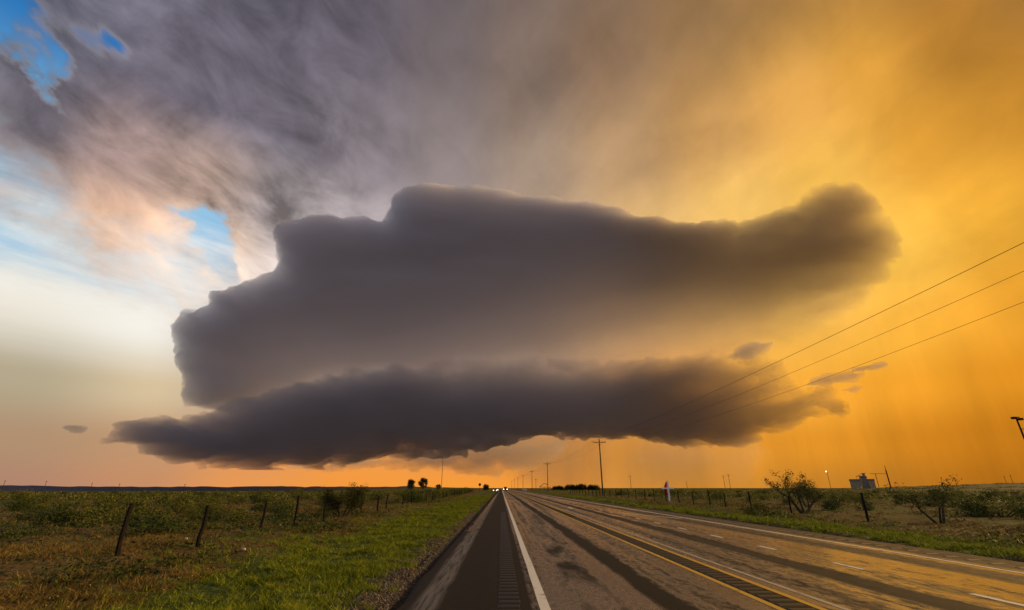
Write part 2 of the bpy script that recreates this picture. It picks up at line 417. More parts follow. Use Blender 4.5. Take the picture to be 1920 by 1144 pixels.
lobe = cloud_body('cloud_lobe', [p for p in TOWER if p[0] > 890 and p[1] < 765] + [(1100, 765), (890, 765)], 6008.0, 600.0, wt, vap_amber, fade=lambda X, Z: ft0(X, Z) * sm(-500, 4400, X), **kw)
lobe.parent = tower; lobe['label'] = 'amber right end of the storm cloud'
def ws(X, Z):
    top = sm(650, 1250, Z)
    return 95 + 280 * top * sm(-1700, 0, X) + 200 * sm(1500, 3500, X)
def fs0(X, Z):
    return 1 - 0.50 * sm(700, 3600, X)
kw = dict(front=0.25, back=1.2, cell=13, seed=5, ragged=lambda X, Z: 125 + 110 * sm(1800, 3200, X), rscale=230, lump=0.26, lscale=1000, grow=30, stretch=2.2, wisp=1.3, power=1.0)
shelf = cloud_body('shelf_cloud', SHELF, 4800.0, 800.0, ws, vap_shelf, fade=lambda X, Z: fs0(X, Z) * (1 - 0.92 * sm(600, 3000, X)), **kw)
tag(shelf, 'long dark flat-based shelf cloud hanging under the great storm cloud', 'cloud')
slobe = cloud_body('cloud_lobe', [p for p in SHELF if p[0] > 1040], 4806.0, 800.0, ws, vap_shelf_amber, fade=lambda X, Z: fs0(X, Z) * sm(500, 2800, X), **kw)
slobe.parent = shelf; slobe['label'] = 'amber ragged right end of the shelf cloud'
LOWC = [(520, 876), (600, 868), (680, 856), (760, 846), (820, 836), (860, 812), (920, 800), (1000, 806), (1060, 826), (1050, 858), (1000, 880), (930, 890), (860, 882), (780, 882), (700, 874), (620, 882)]
low = cloud_body('low_cloud', LOWC, 7600.0, 700.0, 260.0, vap_scud, cell=20, seed=15, front=0.3, back=1.0, ragged=150, rscale=330, lump=0.5, lscale=500, grow=40, stretch=2.0, wisp=1.6)
tag(low, 'pale pinkish cloud bank low behind the storm, above the orange glow', 'cloud')
for k, (ol, lab) in enumerate((([(1512, 722), (1540, 708), (1580, 700), (1620, 702), (1600, 714), (1560, 718)], 'long dark cloud scrap drifting right of the shelf cloud'),
        ([(1584, 732), (1600, 725), (1622, 726), (1604, 734)], 'tiny dark cloud scrap at the far right below the long one'), ([(1600, 692), (1630, 686), (1660, 684), (1640, 692)], 'faint thin cloud scrap right of the long one'),
        ([(126, 805), (140, 799), (158, 801), (146, 806)], 'tiny dark cloud scrap alone at the left of the shelf cloud'), ([(1372, 668), (1392, 650), (1416, 642), (1446, 644), (1430, 660), (1404, 670)], 'dark ragged cloud scrap rising from the right shoulder of the shelf cloud'))):
    o = cloud_body('cloud_scrap', ol, 4600.0, 190.0, 60.0, vap_shelf, cell=9, seed=40 + k, ragged=55, rscale=120, lump=0.5, lscale=150, grow=22, wisp=1.5)
    tag(o, lab, 'cloud', 'loose scraps of dark cloud')
RAIN = [(900, 790), (1150, 800), (1420, 815), (1450, 850), (1400, 912), (1200, 914), (960, 914), (930, 850)]
def fr(X, Z): return np.clip(0.75 + 0.9 * fbm(X - Z * 0.15, Z * 0.03, 91, 4, 420.0), 0.1, 2)
rain = cloud_body('rain_shaft', RAIN, 6600.0, 800.0, 420.0, vap_rain, cell=24, seed=17, ragged=60, rscale=500, lump=0.2, lscale=800, fade=fr, wisp=0.5)
tag(rain, 'brown shafts of rain falling below the shelf cloud', 'rain', kind='stuff')
# ------------------------------------------------------------------ terrain
ROAD_L, ROAD_R = -1.55, 12.9
def terrain(x, y):
    """height of the land (arrays): flat plain, shallow ditches, a far fall at the left and a low rise at the right"""
    r = np.hypot(x, y); a = np.degrees(np.arctan2(x, y))
    out_l, out_r = ROAD_L - x, x - ROAD_R
    o = np.maximum(out_l, out_r)                              # metres outside the pavement
    z = np.zeros_like(x) + 0.0
    z -= 0.16 * np.exp(-((o - 4.5) / 2.2) ** 2)
    z += np.where(o > 0.4, 0.13 * fbm(x, y, 21, 4, 3.2) + 0.085 * fbm(x, y, 24, 3, 0.9) + 0.22 * sm(5, 12, o) * fbm(x, y, 22, 4, 17.0), 0)
    z += 0.035 * fbm(x, y, 23, 3, 0.7) * sm(0.3, 1.2, o)
    far = np.maximum(r - 230.0, 0)
    z -= 0.006 * far * sm(-8, -22, a) * (r < 6000)
    z += 13.0 * sm(250, 1500, r) * sm(33, 52, a)
    z -= 0.13 * sm(0.6 + 0.012 * r, -0.1, o)
    return z
def ground_z(x, y): return float(terrain(np.array([float(x)]), np.array([float(y)]))[0])

az_list = np.concatenate([np.linspace(-70, 72, 560), np.linspace(72, 290, 80)[1:-1]])
rad_list = np.concatenate([[0.4], np.geomspace(1.2, 5200, 330)])
A_, R_ = np.meshgrid(np.radians(az_list), rad_list)
GX, GY = R_ * np.sin(A_), R_ * np.cos(A_)
GZ = terrain(GX, GY)
na, nr = len(az_list), len(rad_list)
V = np.stack([GX.ravel(), GY.ravel(), GZ.ravel()], 1)
jj, ii = np.meshgrid(np.arange(nr - 1), np.arange(na), indexing='ij')
i2 = (ii + 1) % na
F = np.stack([jj * na + ii, (jj + 1) * na + ii, (jj + 1) * na + i2, jj * na + i2], -1).reshape(-1, 4)
def fast_mesh(name, V, F, mat, parent=None, smooth=False):
    k = F.shape[1]
    me = bpy.data.meshes.new(name)
    me.vertices.add(len(V)); me.vertices.foreach_set('co', np.ascontiguousarray(V, np.float32).ravel())
    me.loops.add(F.size); me.loops.foreach_set('vertex_index', np.ascontiguousarray(F, np.int32).ravel())
    me.polygons.add(len(F)); me.polygons.foreach_set('loop_start', np.arange(0, F.size, k, dtype=np.int32))
    me.polygons.foreach_set('loop_total', np.full(len(F), k, np.int32))
    if smooth: me.polygons.foreach_set('use_smooth', np.ones(len(F), bool))
    me.update(calc_edges=True)
    if mat: me.materials.append(mat)
    return link(bpy.data.objects.new(name, me), parent)

def pos_of(n):
    g = n.nodes.new('ShaderNodeNewGeometry'); s = n.nodes.new('ShaderNodeSeparateXYZ')
    n.links.new(g.outputs['Position'], s.inputs[0])
    return E(n, g.outputs['Position']), E(n, s.outputs[0]), E(n, s.outputs[1])

m_ground, n, b = new_mat('scrubland_soil')
P, X, Y = pos_of(n)
n1 = noise(n, P, 0.11, 6, 0.6); n2 = noise(n, P, 0.9, 6, 0.62); n3 = noise(n, P, 9.0, 5, 0.65); n4 = noise(n, P, 0.03, 5, 0.6)
soil = mix(n, n3.step(0.3, 0.7), (0.014, 0.009, 0.005, 1), (0.18, 0.092, 0.030, 1))  # very dark grain painted in to deepen shadow contrast between tufts
straw = mix(n, n3.step(0.35, 0.7), (0.024, 0.018, 0.006, 1), (0.18, 0.125, 0.034, 1))
green = mix(n, n3.step(0.3, 0.75), (0.018, 0.026, 0.006, 1), (0.095, 0.120, 0.018, 1))
field = mix(n, n2.step(0.42, 0.60), soil, straw)
field = mix(n, (n1 * 0.6 + n2 * 0.5).step(0.52, 0.66), field, green)
field = mix(n, n4.step(0.38, 0.60) * 0.5 * n2.step(0.3, 0.5), field, green)
wob = (n1 - 0.5) * 3.0 + (n2 - 0.5) * 2.0
lft = X + wob                                     # left verge
verge = lft.step(-8.6, -5.8) * X.step(2.0, 0.0) 
rgt = (X + wob * 0.6).step(18.5, 15.5) * X.step(8.0, 10.0)
col = mix(n, (verge + rgt).clamp() * n2.step(0.2, 0.5), field, green)
gl = (X + (n2 - 0.5) * 1.6).step(-3.0, -2.1) * X.step(4.0, 2.0)
gr = (X + (n2 - 0.5) * 0.8).step(14.0, 13.3) * X.step(8.0, 10.0)
dirt = mix(n, n3.step(0.35, 0.72), (0.018, 0.013, 0.009, 1), (0.085, 0.056, 0.034, 1))
col = mix(n, (gl + gr).clamp(), col, dirt)
n.links.new(col.s, b.inputs['Base Color']); b.inputs['Roughness'].default_value = 0.95; b.inputs['Specular IOR Level'].default_value = 0.06
bp = n.nodes.new('ShaderNodeBump'); bp.inputs['Strength'].default_value = 0.8; bp.inputs['Distance'].default_value = 0.05
n.links.new((n3 + n2 * 2.0).s, bp.inputs['Height']); n.links.new(bp.outputs[0], b.inputs['Normal'])
ground = tag(fast_mesh('ground', V, F, m_ground, smooth=True), kind='structure')

# low ridge far beyond the left field
hv, hf = [], []
for i in range(161):
    a = R(-75 + i * 0.6); dd = 5600.0
    h = 12 + 22 * max(0.0, mnoise.noise((i * 0.09, 3.1, 0))) + 9 * mnoise.noise((i * 0.5, 1.2, 0)) - 26 * max(0, (i - 105) / 40.0)
    for k, (r_, z_) in enumerate(((dd - 500, -45.0), (dd, h), (dd + 500, -45.0))):
        hv.append((math.sin(a) * r_, math.cos(a) * r_, z_))
for i in range(160):
    for k in range(2):
        hf.append((i * 3 + k, (i + 1) * 3 + k, (i + 1) * 3 + k + 1, i * 3 + k + 1))
hills = tag(mesh_obj('hills', hv, hf, plain('far_ridge', (0.060, 0.055, 0.075), 0.9, scale=0.002)), kind='structure')  # blue of distant haze is mixed into the ridge's base colour

# ------------------------------------------------------------------ highway
m_road, n, b = new_mat('wet_asphalt')
P, X, Y = pos_of(n)
def along(x_scale, y_scale, off): return xyz(n, X * x_scale, Y * y_scale, off)
ns = noise(n, along(2.2, 0.05, 1.0), 1.0, 6, 0.62)        # long streaks
nm = noise(n, along(1.0, 0.28, 4.0), 1.3, 6, 0.6, 0.4)    # blotches
nf = noise(n, P, 34.0, 5, 0.75)                            # aggregate
ng = noise(n, along(14.0, 0.7, 2.0), 1.0, 5, 0.6)         # fine drag marks
np_ = noise(n, along(4.0, 1.5, 6.0), 1.8, 8, 0.72, 0.3)
Xw = X + (nm - 0.5) * 0.5 + (np_ - 0.5) * 0.35
def band(x, w, s=0.13): return (Xw - x).f('ABSOLUTE').step(w + s, w - s * 0.2)
track = (band(2.75, 0.22) * 1.0 + band(1.65, 0.26) * nm.step(0.38, 0.62) * Y.step(30, 14) + band(7.05, 0.30) * 0.95 + band(5.95, 0.2) * 0.5 * nm.step(0.4, 0.6) + band(10.35, 0.45) * 0.75 + band(8.15, 0.16) * 0.35 + band(4.55, 0.30) * 1.0).clamp()
shoulder = X.step(0.52, 0.46) 
rsh = X.step(11.45, 11.6)
dark = (track + shoulder + rsh * 0.8).clamp()
nf2 = noise(n, along(1.0, 0.6, 8.0), 13.0, 5, 0.7)
base = mix(n, (nf * 0.6 + nf2 * 0.4).step(0.38, 0.62), (0.014, 0.011, 0.009, 1), (0.20, 0.150, 0.105, 1))
base = mix(n, (np_ * 0.6 + ns * 0.5).step(0.58, 0.46) * 0.85, base, (0.018, 0.014, 0.012, 1))
tar = mix(n, nf.step(0.42, 0.70), (0.004, 0.004, 0.004, 1), (0.040, 0.032, 0.027, 1))
col = mix(n, dark * 0.96, base, tar)
seam = (X + 1.15 + (nm - 0.5) * 0.2).f('ABSOLUTE').step(0.26, 0.12) * ng.step(0.3, 0.6)      # broken pale seam at the left rim
col = mix(n, seam * 0.75, col, (0.13, 0.115, 0.105, 1))
n.links.new(col.s, b.inputs['Base Color'])
wet = ((ns.step(0.40, 0.58) * 0.65 + nm.step(0.42, 0.62) * 0.25 + np_.step(0.44, 0.56) * 0.5) * (1.0 - dark) + dark * 0.06 + seam * 0.3).clamp()
wet = (wet + band(0.98, 0.05, 0.12) * Y.step(13.0, 19.0) * 0.9 + band(9.2, 0.55, 0.4) * 0.55 * (np_ + ng * 0.4).step(0.55, 0.75) + X.step(4.9, 8.6) * X.step(11.3, 10.9) * 0.22 * np_.step(0.4, 0.6) * (1.0 - dark)).clamp()
rough = (wet * -0.46 + 0.64 + (nf - 0.5) * 0.45).f('MAXIMUM', 0.16)
n.links.new(rough.s, b.inputs['Roughness'])
n.links.new((wet * 1.0 + 0.03).s, b.inputs['Specular IOR Level'])
bp = n.nodes.new('ShaderNodeBump'); bp.inputs['Strength'].default_value = 0.6; bp.inputs['Distance'].default_value = 0.006
n.links.new((nf * (1.2 - wet)).s, bp.inputs['Height']); n.links.new(bp.outputs[0], b.inputs['Normal'])

ys = np.concatenate([np.linspace(-40, 60, 201), np.geomspace(61, 3600, 120)])
rv, rf = [], []
for k, y in enumerate(ys):
    e1, e2 = 0.10 * mnoise.noise((0, y * 0.6, 0)) + 0.05 * mnoise.noise((0, y * 3, 5)), 0.10 * mnoise.noise((7, y * 0.6, 0))
    for x, z in ((ROAD_L - 0.14 + e1, -0.12), (ROAD_L + e1, -0.004), (ROAD_L + 0.4, 0.0), (0.6, 0.0), (4.5, 0.0), (8.2, 0.0), (11.2, 0.0), (ROAD_R + e2, -0.004), (ROAD_R + 0.14 + e2, -0.12)):
        rv.append((x, y, z))
for k in range(len(ys) - 1):
    for i in range(8): rf.append((k * 9 + i, k * 9 + i + 1, (k + 1) * 9 + i + 1, (k + 1) * 9 + i))
road = tag(mesh_obj('road', rv, rf, m_road), kind='structure')

def paint(name, colr, wear=0.45):
    m, n, b = new_mat(name)
    P, X, Y = pos_of(n)
    a = noise(n, P, 3.5, 6, 0.65); f = noise(n, P, 60.0, 3, 0.7)
    w = (a * 0.7 + f * 0.5).step(0.62 + 0.2 * (1 - wear), 0.72 + 0.2 * (1 - wear))
    n.links.new(mix(n, w, (*colr, 1), (0.06, 0.05, 0.04, 1)).s, b.inputs['Base Color'])
    b.inputs['Roughness'].default_value = 0.42
    return m
m_white = paint('white_road_paint', (0.62, 0.58, 0.52), 0.75)
m_worn = paint('worn_white_road_paint', (0.36, 0.32, 0.27), 0.9)
m_yellow = paint('yellow_road_paint', (0.50, 0.28, 0.025), 0.75)
def stripe(name, x0, x1, y0, y1, m, z=0.004, parent=None, slant=0.0, step=2.0):
    k = max(1, int((y1 - y0) / step)) if y1 < 100 else 60
    yy = np.linspace(y0, y1, k + 1) if y1 < 100 else np.concatenate([[y0], np.geomspace(max(y0, 3), y1, k)])
    vs, fs = [], []
    for i, y in enumerate(yy):
        j = 0.008 * mnoise.noise((x0, y * 2.0, 0)); o = slant * (y - y0) / (y1 - y0)
        vs += [(x0 + o + j, y, z), (x1 + o + j * 0.6, y, z)]
    for i in range(len(yy) - 1): fs.append((2 * i, 2 * i + 1, 2 * i + 3, 2 * i + 2))
    return mesh_obj(name, vs, fs, m, parent if parent else road)
stripe('edge_line', 0.60, 0.76, -20, 3000, m_white)
stripe('edge_line', 11.14, 11.27, -20, 3000, m_white)
stripe('centre_line', 4.17, 4.29, -20, 3000, m_yellow)
stripe('centre_line', 4.80, 4.92, -20, 3000, m_yellow)
stripe('worn_line', 5.16, 5.25, 2, 60, m_worn)
for k in range(24):
    y0 = 4.45 + 3.52 * k
    if k > 6: y0 += 0.03 * (k - 6) ** 2
    stripe('lane_dash', 8.08, 8.21, y0, y0 + 1.02, m_white, step=1.0)
stripe('turn_line', 10.62, 10.84, 29.8, 36.2, m_white, slant=-2.15, step=0.8)
stripe('lane_dash', 6.2, 6.45, 44, 46.5, m_white)
# rumble strips: rows of low bars pressed into the pavement
m_bar = plain('rumble_tar', (0.011, 0.010, 0.010), 0.45, scale=30)
m_barp = plain('rumble_pale', (0.14, 0.12, 0.09), 0.4, scale=30)
def bar_mesh(w, d, m):
    q = MB(); h = 0.012
    q.add([(-w / 2, -d / 2, 0.001), (w / 2, -d / 2, 0.001), (w / 2, d / 2, 0.001), (-w / 2, d / 2, 0.001), (-w / 2 + .01, -d / 4, h), (w / 2 - .01, -d / 4, h), (w / 2 - .01, d / 4, h), (-w / 2 + .01, d / 4, h)],
          [(4, 5, 6, 7), (0, 1, 5, 4), (1, 2, 6, 5), (2, 3, 7, 6), (3, 0, 4, 7)])
    me = bpy.data.meshes.new('rumble_bar'); me.from_pydata(q.v, [], q.f); me.materials.append(m); return me
for xc, w, d, per, y0, cnt, mm in ((0.14, 0.34, 0.17, 0.305, 4.0, 110, m_bar), (4.55, 0.42, 0.17, 0.305, 4.0, 90, m_bar), (12.0, 0.34, 0.15, 0.61, 8.0, 60, m_barp)):
    me = bar_mesh(w, d, mm)
    for k in range(cnt):
        o = link(bpy.data.objects.new('rumble_bar', me), road); o.location = (xc + random.Random(k).uniform(-.012, .012), y0 + per * k, 0.0)
# long puddle lying along the left rim of the shoulder
m_pud, n, b = new_mat('rain_water')
b.inputs['Base Color'].default_value = (0.05, 0.045, 0.04, 1); b.inputs['Roughness'].default_value = 0.20; b.inputs['IOR'].default_value = 1.33
pv, pf = [], []
for k in range(60):
    y = 21.5 + k ** 1.6 * 0.16; c = -1.28 + 0.06 * mnoise.noise((1, y * 0.4, 0)); w = 0.13 + 0.08 * mnoise.noise((3, y * 0.5, 0))
    if k < 2: w = 0.26
    pv += [(c - w, y, 0.0055), (c + w * 0.9, y, 0.0055)]
for k in range(59): pf.append((2 * k, 2 * k + 1, 2 * k + 3, 2 * k + 2))
tag(mesh_obj('water', pv, pf, m_pud), kind='structure')
pv, pf = [], []  # narrow glossy strip added to imitate a headlight glint in the lane
for k in range(50):
    y = 17.0 + k ** 1.6 * 0.16; c = 0.99 + 0.03 * mnoise.noise((5, y * 0.4, 0)); w = max(0.008, 0.045 + 0.05 * mnoise.noise((6, y * 0.7, 0)))
    if k == 0: w = 0.01
    pv += [(c - w, y, 0.0055), (c + w, y, 0.0055)]
for k in range(49): pf.append((2 * k, 2 * k + 1, 2 * k + 3, 2 * k + 2))
tag(mesh_obj('water', pv, pf, m_pud), kind='structure')
# ------------------------------------------------------------------ vegetation
def leaf_mat(name, c1, c2, c3, scale=0.6, trans=0.25, rough=0.6):
    """leaf colours vary blade by blade and in drifts; light passes through"""
    m = bpy.data.materials.new(name); m.use_nodes = True
    n = m.node_tree; b = n.nodes['Principled BSDF']; out = n.nodes['Material Output']
    g = n.nodes.new('ShaderNodeNewGeometry'); rnd = E(n, g.outputs['Random Per Island']); P = E(n, g.outputs['Position'])
    a = noise(n, P, scale, 5, 0.6)
    c = mix(n, (rnd * 0.7 + a * 0.9).step(0.35, 1.15), (*c1, 1), (*c2, 1))
    c = mix(n, a.step(0.56, 0.70) * 0.6, c, (*c3, 1))
    n.links.new(c.s, b.inputs['Base Color']); b.inputs['Roughness'].default_value = rough
    b.inputs['Specular IOR Level'].default_value = 0.07
    t = n.nodes.new('ShaderNodeBsdfTranslucent'); n.links.new(c.s, t.inputs[0])
    mx = n.nodes.new('ShaderNodeMixShader'); mx.inputs[0].default_value = trans
    n.links.new(b.outputs[0], mx.inputs[1]); n.links.new(t.outputs[0], mx.inputs[2]); n.links.new(mx.outputs[0], out.inputs[0])
    return m
m_grass = leaf_mat('verge_grass', (0.014, 0.022, 0.003), (0.240, 0.270, 0.016), (0.32, 0.27, 0.022), 2.2)
m_dry = leaf_mat('dry_grass', (0.030, 0.022, 0.007), (0.26, 0.170, 0.044), (0.130, 0.115, 0.018), 0.35)
m_bush = leaf_mat('scrub_leaves', (0.018, 0.026, 0.006), (0.150, 0.148, 0.026), (0.165, 0.135, 0.026), 0.9)
m_bush2 = leaf_mat('dark_scrub_leaves', (0.012, 0.020, 0.005), (0.065, 0.085, 0.018), (0.075, 0.075, 0.018), 0.9)
m_weed = leaf_mat('weed_leaves', (0.014, 0.018, 0.005), (0.065, 0.078, 0.015), (0.09, 0.075, 0.018), 0.5)
m_mesq = leaf_mat('mesquite_leaves', (0.018, 0.022, 0.006), (0.060, 0.062, 0.014), (0.080, 0.066, 0.014), 1.0)
m_tree = leaf_mat('tree_leaves', (0.010, 0.014, 0.005), (0.035, 0.040, 0.012), (0.045, 0.040, 0.012), 0.3)
m_bark = plain('dark_bark', (0.045, 0.032, 0.022), 0.9, var=0.5, scale=9, bump=0.5)
m_flower = plain('yellow_petals', (0.55, 0.42, 0.04), 0.6, var=0.2)

def blades(name, n_bl, sampler, hgt, wid, mat, seed, label, cat, lean=0.5):
    rng = np.random.RandomState(seed)
    x, y, hs = sampler(rng, n_bl)
    z = terrain(x, y)
    k = len(x); a = rng.rand(k) * 6.283; h = hgt * (0.45 + 0.9 * rng.rand(k)) * hs; w = wid * (0.6 + 0.8 * rng.rand(k)) * np.clip(np.hypot(x, y) / 14.0, 1, 6)
    la = rng.rand(k) * 6.283; lm = lean * rng.rand(k) * h
    bx, by = np.cos(a) * w / 2, np.sin(a) * w / 2
    V = np.stack([np.stack([x - bx, y - by, z - 0.01], 1), np.stack([x + bx, y + by, z - 0.01], 1), np.stack([x + np.cos(la) * lm, y + np.sin(la) * lm, z + h], 1)], 1).reshape(-1, 3)
    F = np.arange(3 * k).reshape(-1, 3)
    return tag(fast_mesh(name, V, F, mat), label, cat, kind='stuff')
def clumped(x, y, seed, sc, lo, hi):
    return np.clip((fbm(x, y, seed, 4, sc) - lo) / (hi - lo), 0, 1)
def tufts(rng, x, y, per, rad):
    """each centre becomes a tuft: blades crowd round it, tallest in the middle"""
    k = len(x); r = np.abs(rng.normal(0, rad, (k, per))) * (0.6 + 0.8 * rng.rand(k, 1)); a = rng.rand(k, per) * 6.283
    hh = (0.35 + 0.95 * np.exp(-(r / (1.3 * rad)) ** 2)) * (0.55 + 0.9 * rng.rand(k, 1))
    return (x[:, None] + r * np.cos(a)).ravel(), (y[:, None] + r * np.sin(a)).ravel(), hh.ravel()
def s_left(rng, n):
    y = np.exp(rng.uniform(math.log(6.5), math.log(130), n // 12)); x = rng.uniform(-9.8, -1.75, len(y))
    edge = sm(-1.9, -3.1, x + 0.7 * fbm(x, y, 42, 3, 1.4)) * (1 - 0.93 * sm(-5.0, -7.6, x + 1.6 * fbm(x, y, 44, 3, 2.5)))
    keep = rng.rand(len(y)) < np.clip(edge, 0.02, 1) * (0.12 + 0.88 * clumped(x, y, 41, 1.3, -0.3, 0.25))
    return tufts(rng, x[keep], y[keep], 26, 0.11)
def s_right(rng, n):
    y = np.exp(rng.uniform(math.log(7), math.log(160), n // 12)); x = rng.uniform(13.1, 20.5, len(y))
    edge = sm(13.2, 14.0, x + 0.3 * fbm(x, y, 52, 3, 1.4)) * (1 - 0.88 * sm(15.8, 18.2, x + 1.4 * fbm(x, y, 54, 3, 2.5)))
    keep = rng.rand(len(y)) < np.clip(edge, 0.01, 1) * (0.15 + 0.85 * clumped(x, y, 51, 1.4, -0.3, 0.25))
    return tufts(rng, x[keep], y[keep], 26, 0.13)
def s_field(rng, n):
    r = np.exp(rng.uniform(math.log(8.0), math.log(190), n // 8)); a = np.radians(rng.uniform(-56, 58, len(r)))
    x, y = r * np.sin(a), r * np.cos(a)
    keep = ((x < -6.5) | (x > 16.0)) & (rng.rand(len(r)) < 0.05 + 0.95 * clumped(x, y, 61, 2.8, -0.05, 0.4))
    return tufts(rng, x[keep], y[keep], 24, 0.14)
blades('grass', 330000, s_left, 0.075, 0.014, m_grass, 1, 'bright green grass verge sloping beside the dark shoulder', 'grass', 2.2)
blades('grass', 170000, s_right, 0.10, 0.016, m_grass, 2, 'green grass strip along the far edge of the highway', 'grass', 2.0)
blades('dry_grass', 420000, s_field, 0.085, 0.014, m_dry, 3, 'patchy olive and straw grass over the open scrubland', 'grass', 2.0)
def s_flower(rng, n):
    y = rng.uniform(7.5, 16, n * 6); x = rng.uniform(-8, -3, n * 6); k = rng.rand(n * 6) < clumped(x, y, 71, 1.5, 0.05, 0.4)
    return x[k][:n], y[k][:n], np.ones(k.sum())[:n]
rng = np.random.RandomState(9); fx, fy, _ = s_flower(rng, 80); fz = terrain(fx, fy) + 0.10 + 0.06 * rng.rand(len(fx))
ang = rng.rand(len(fx)) * 6.28; q = 0.013
V = np.stack([np.stack([fx + np.cos(ang + t) * q, fy + np.sin(ang + t) * q, fz + 0.010 * ((k % 2) * 2 - 1)], 1) for k, t in enumerate((0, 1.57, 3.14, 4.71))], 1).reshape(-1, 3)
tag(fast_mesh('flowers', V, np.arange(len(V)).reshape(-1, 4), m_flower), 'tiny yellow wildflowers scattered through the near grass', 'flowers', kind='stuff')
# gravel and litter crumbs along the rim of the pavement
m_gravel, gn, gb = new_mat('gravel_stones')
gg = gn.nodes.new('ShaderNodeNewGeometry'); gr_ = E(gn, gg.outputs['Random Per Island'])
gn.links.new(ramp(gn, gr_, [(0, (0.018, 0.013, 0.010)), (0.5, (0.070, 0.046, 0.028)), (0.85, (0.13, 0.085, 0.05)), (1, (0.20, 0.16, 0.12))]).s, gb.inputs['Base Color']); gb.inputs['Roughness'].default_value = 0.85
rng = np.random.RandomState(4); k = 15000
gy = np.exp(rng.uniform(math.log(6.5), math.log(60), k)); gx = -1.75 - np.abs(rng.normal(0, 0.55, k)); gs = 0.008 + 0.020 * rng.rand(k) ** 2
gy2 = np.exp(rng.uniform(math.log(8), math.log(60), 5000)); gx2 = 13.05 + np.abs(rng.normal(0, 0.3, 5000))
gx, gy, gs = np.concatenate([gx, gx2]), np.concatenate([gy, gy2]), np.concatenate([gs, 0.01 + 0.02 * rng.rand(5000) ** 2])
gz = terrain(gx, gy); k = len(gx)
oct_ = np.array([(1, 0, 0), (0, 1, 0), (-1, 0, 0), (0, -1, 0), (0, 0, .8), (0, 0, -.8)], float)
V = (np.stack([gx, gy, gz], 1)[:, None, :] + oct_[None] * (gs[:, None, None] * (0.6 + 0.8 * rng.rand(k, 6, 1)))).reshape(-1, 3)
of = np.array([(0, 1, 4), (1, 2, 4), (2, 3, 4), (3, 0, 4), (1, 0, 5), (2, 1, 5), (3, 2, 5), (0, 3, 5)])
tag(fast_mesh('gravel', V, (np.arange(k)[:, None, None] * 6 + of[None]).reshape(-1, 3), m_gravel), 'brown gravel and crumbs along the rim of the pavement', 'gravel', kind='stuff')

def leaves_at(rng, C3, size, flat=0.0):
    """one small diamond leaf per centre"""
    k = len(C3); a = rng.normal(size=(k, 3)); a /= np.linalg.norm(a, axis=1, keepdims=True)
    b = np.cross(a, rng.normal(size=(k, 3))); b /= np.linalg.norm(b, axis=1, keepdims=True)
    s = size * (0.6 + 0.8 * rng.rand(k, 1))
    V = np.stack([C3 - a * s, C3 + b * s * 0.45, C3 + a * s, C3 - b * s * 0.45], 1).reshape(-1, 3)
    return V, np.arange(4 * k).reshape(-1, 4)
def bush_meshes(seed, n_leaf, leaf, w=1.0, h=0.7, stems=7):
    """a sprawling desert shrub of unit width: upright wiry stems carrying leaf sprays"""
    rng = np.random.RandomState(seed); cs = []; st = MB()
    ncl = 22
    for i in range(ncl):
        a = rng.rand() * 6.283; r = (rng.rand() ** 0.55) * 0.46 * w; z = h * (0.25 + 0.72 * rng.rand()) * (1.0 - 0.55 * (r / (0.5 * w)) ** 2)
        c = np.array([math.cos(a) * r * 1.12, math.sin(a) * r, z]); k = n_leaf // ncl
        p = c + rng.normal(size=(k, 3)) * np.array([0.085, 0.085, 0.10]) * w
        p[:, 2] = np.abs(p[:, 2] - 0.02) + 0.02; cs.append(p)
        if i < stems: st.tube([(c[0] * 0.1, c[1] * 0.1, -0.05), (c[0] * 0.55, c[1] * 0.55, z * 0.55), tuple(c)], [0.018 * w, 0.012 * w, 0.005 * w], 4)
    V, F = leaves_at(rng, np.concatenate(cs), leaf)
    return V, F, st
def as_mesh(name, V, F, mat):
    o = fast_mesh(name, V, F, mat); me = o.data; bpy.data.objects.remove(o); return me
bush_lib = []
for s_ in range(7):
    V, F, st = bush_meshes(100 + s_, 1500, 0.030, 1.0, 0.5 + 0.08 * (s_ % 3))
    lf = as_mesh('foliage', V, F, m_bush if s_ % 3 else m_bush2)
    o = st.build('stems', m_bark); sm_ = o.data; bpy.data.objects.remove(o)
    bush_lib.append((lf, sm_))
def put_bush(x, y, w, h, k, label, group, name='scrub_bush'):
    t = empty(name, (x, y, ground_z(x, y) - 0.02), random.Random(x * 7 + y).uniform(0, 6.28)); t.scale = (w, w, h)
    tag(t, label, 'bush', group)
    lf, st = bush_lib[k % len(bush_lib)]
    link(bpy.data.objects.new('foliage', lf), t); link(bpy.data.objects.new('stems', st), t)
    return t
rnd = random.Random(12)
def gpt(px, py):
    d = aim(px, py); t = -CAM_H / d.z; return d.x * t, d.y * t
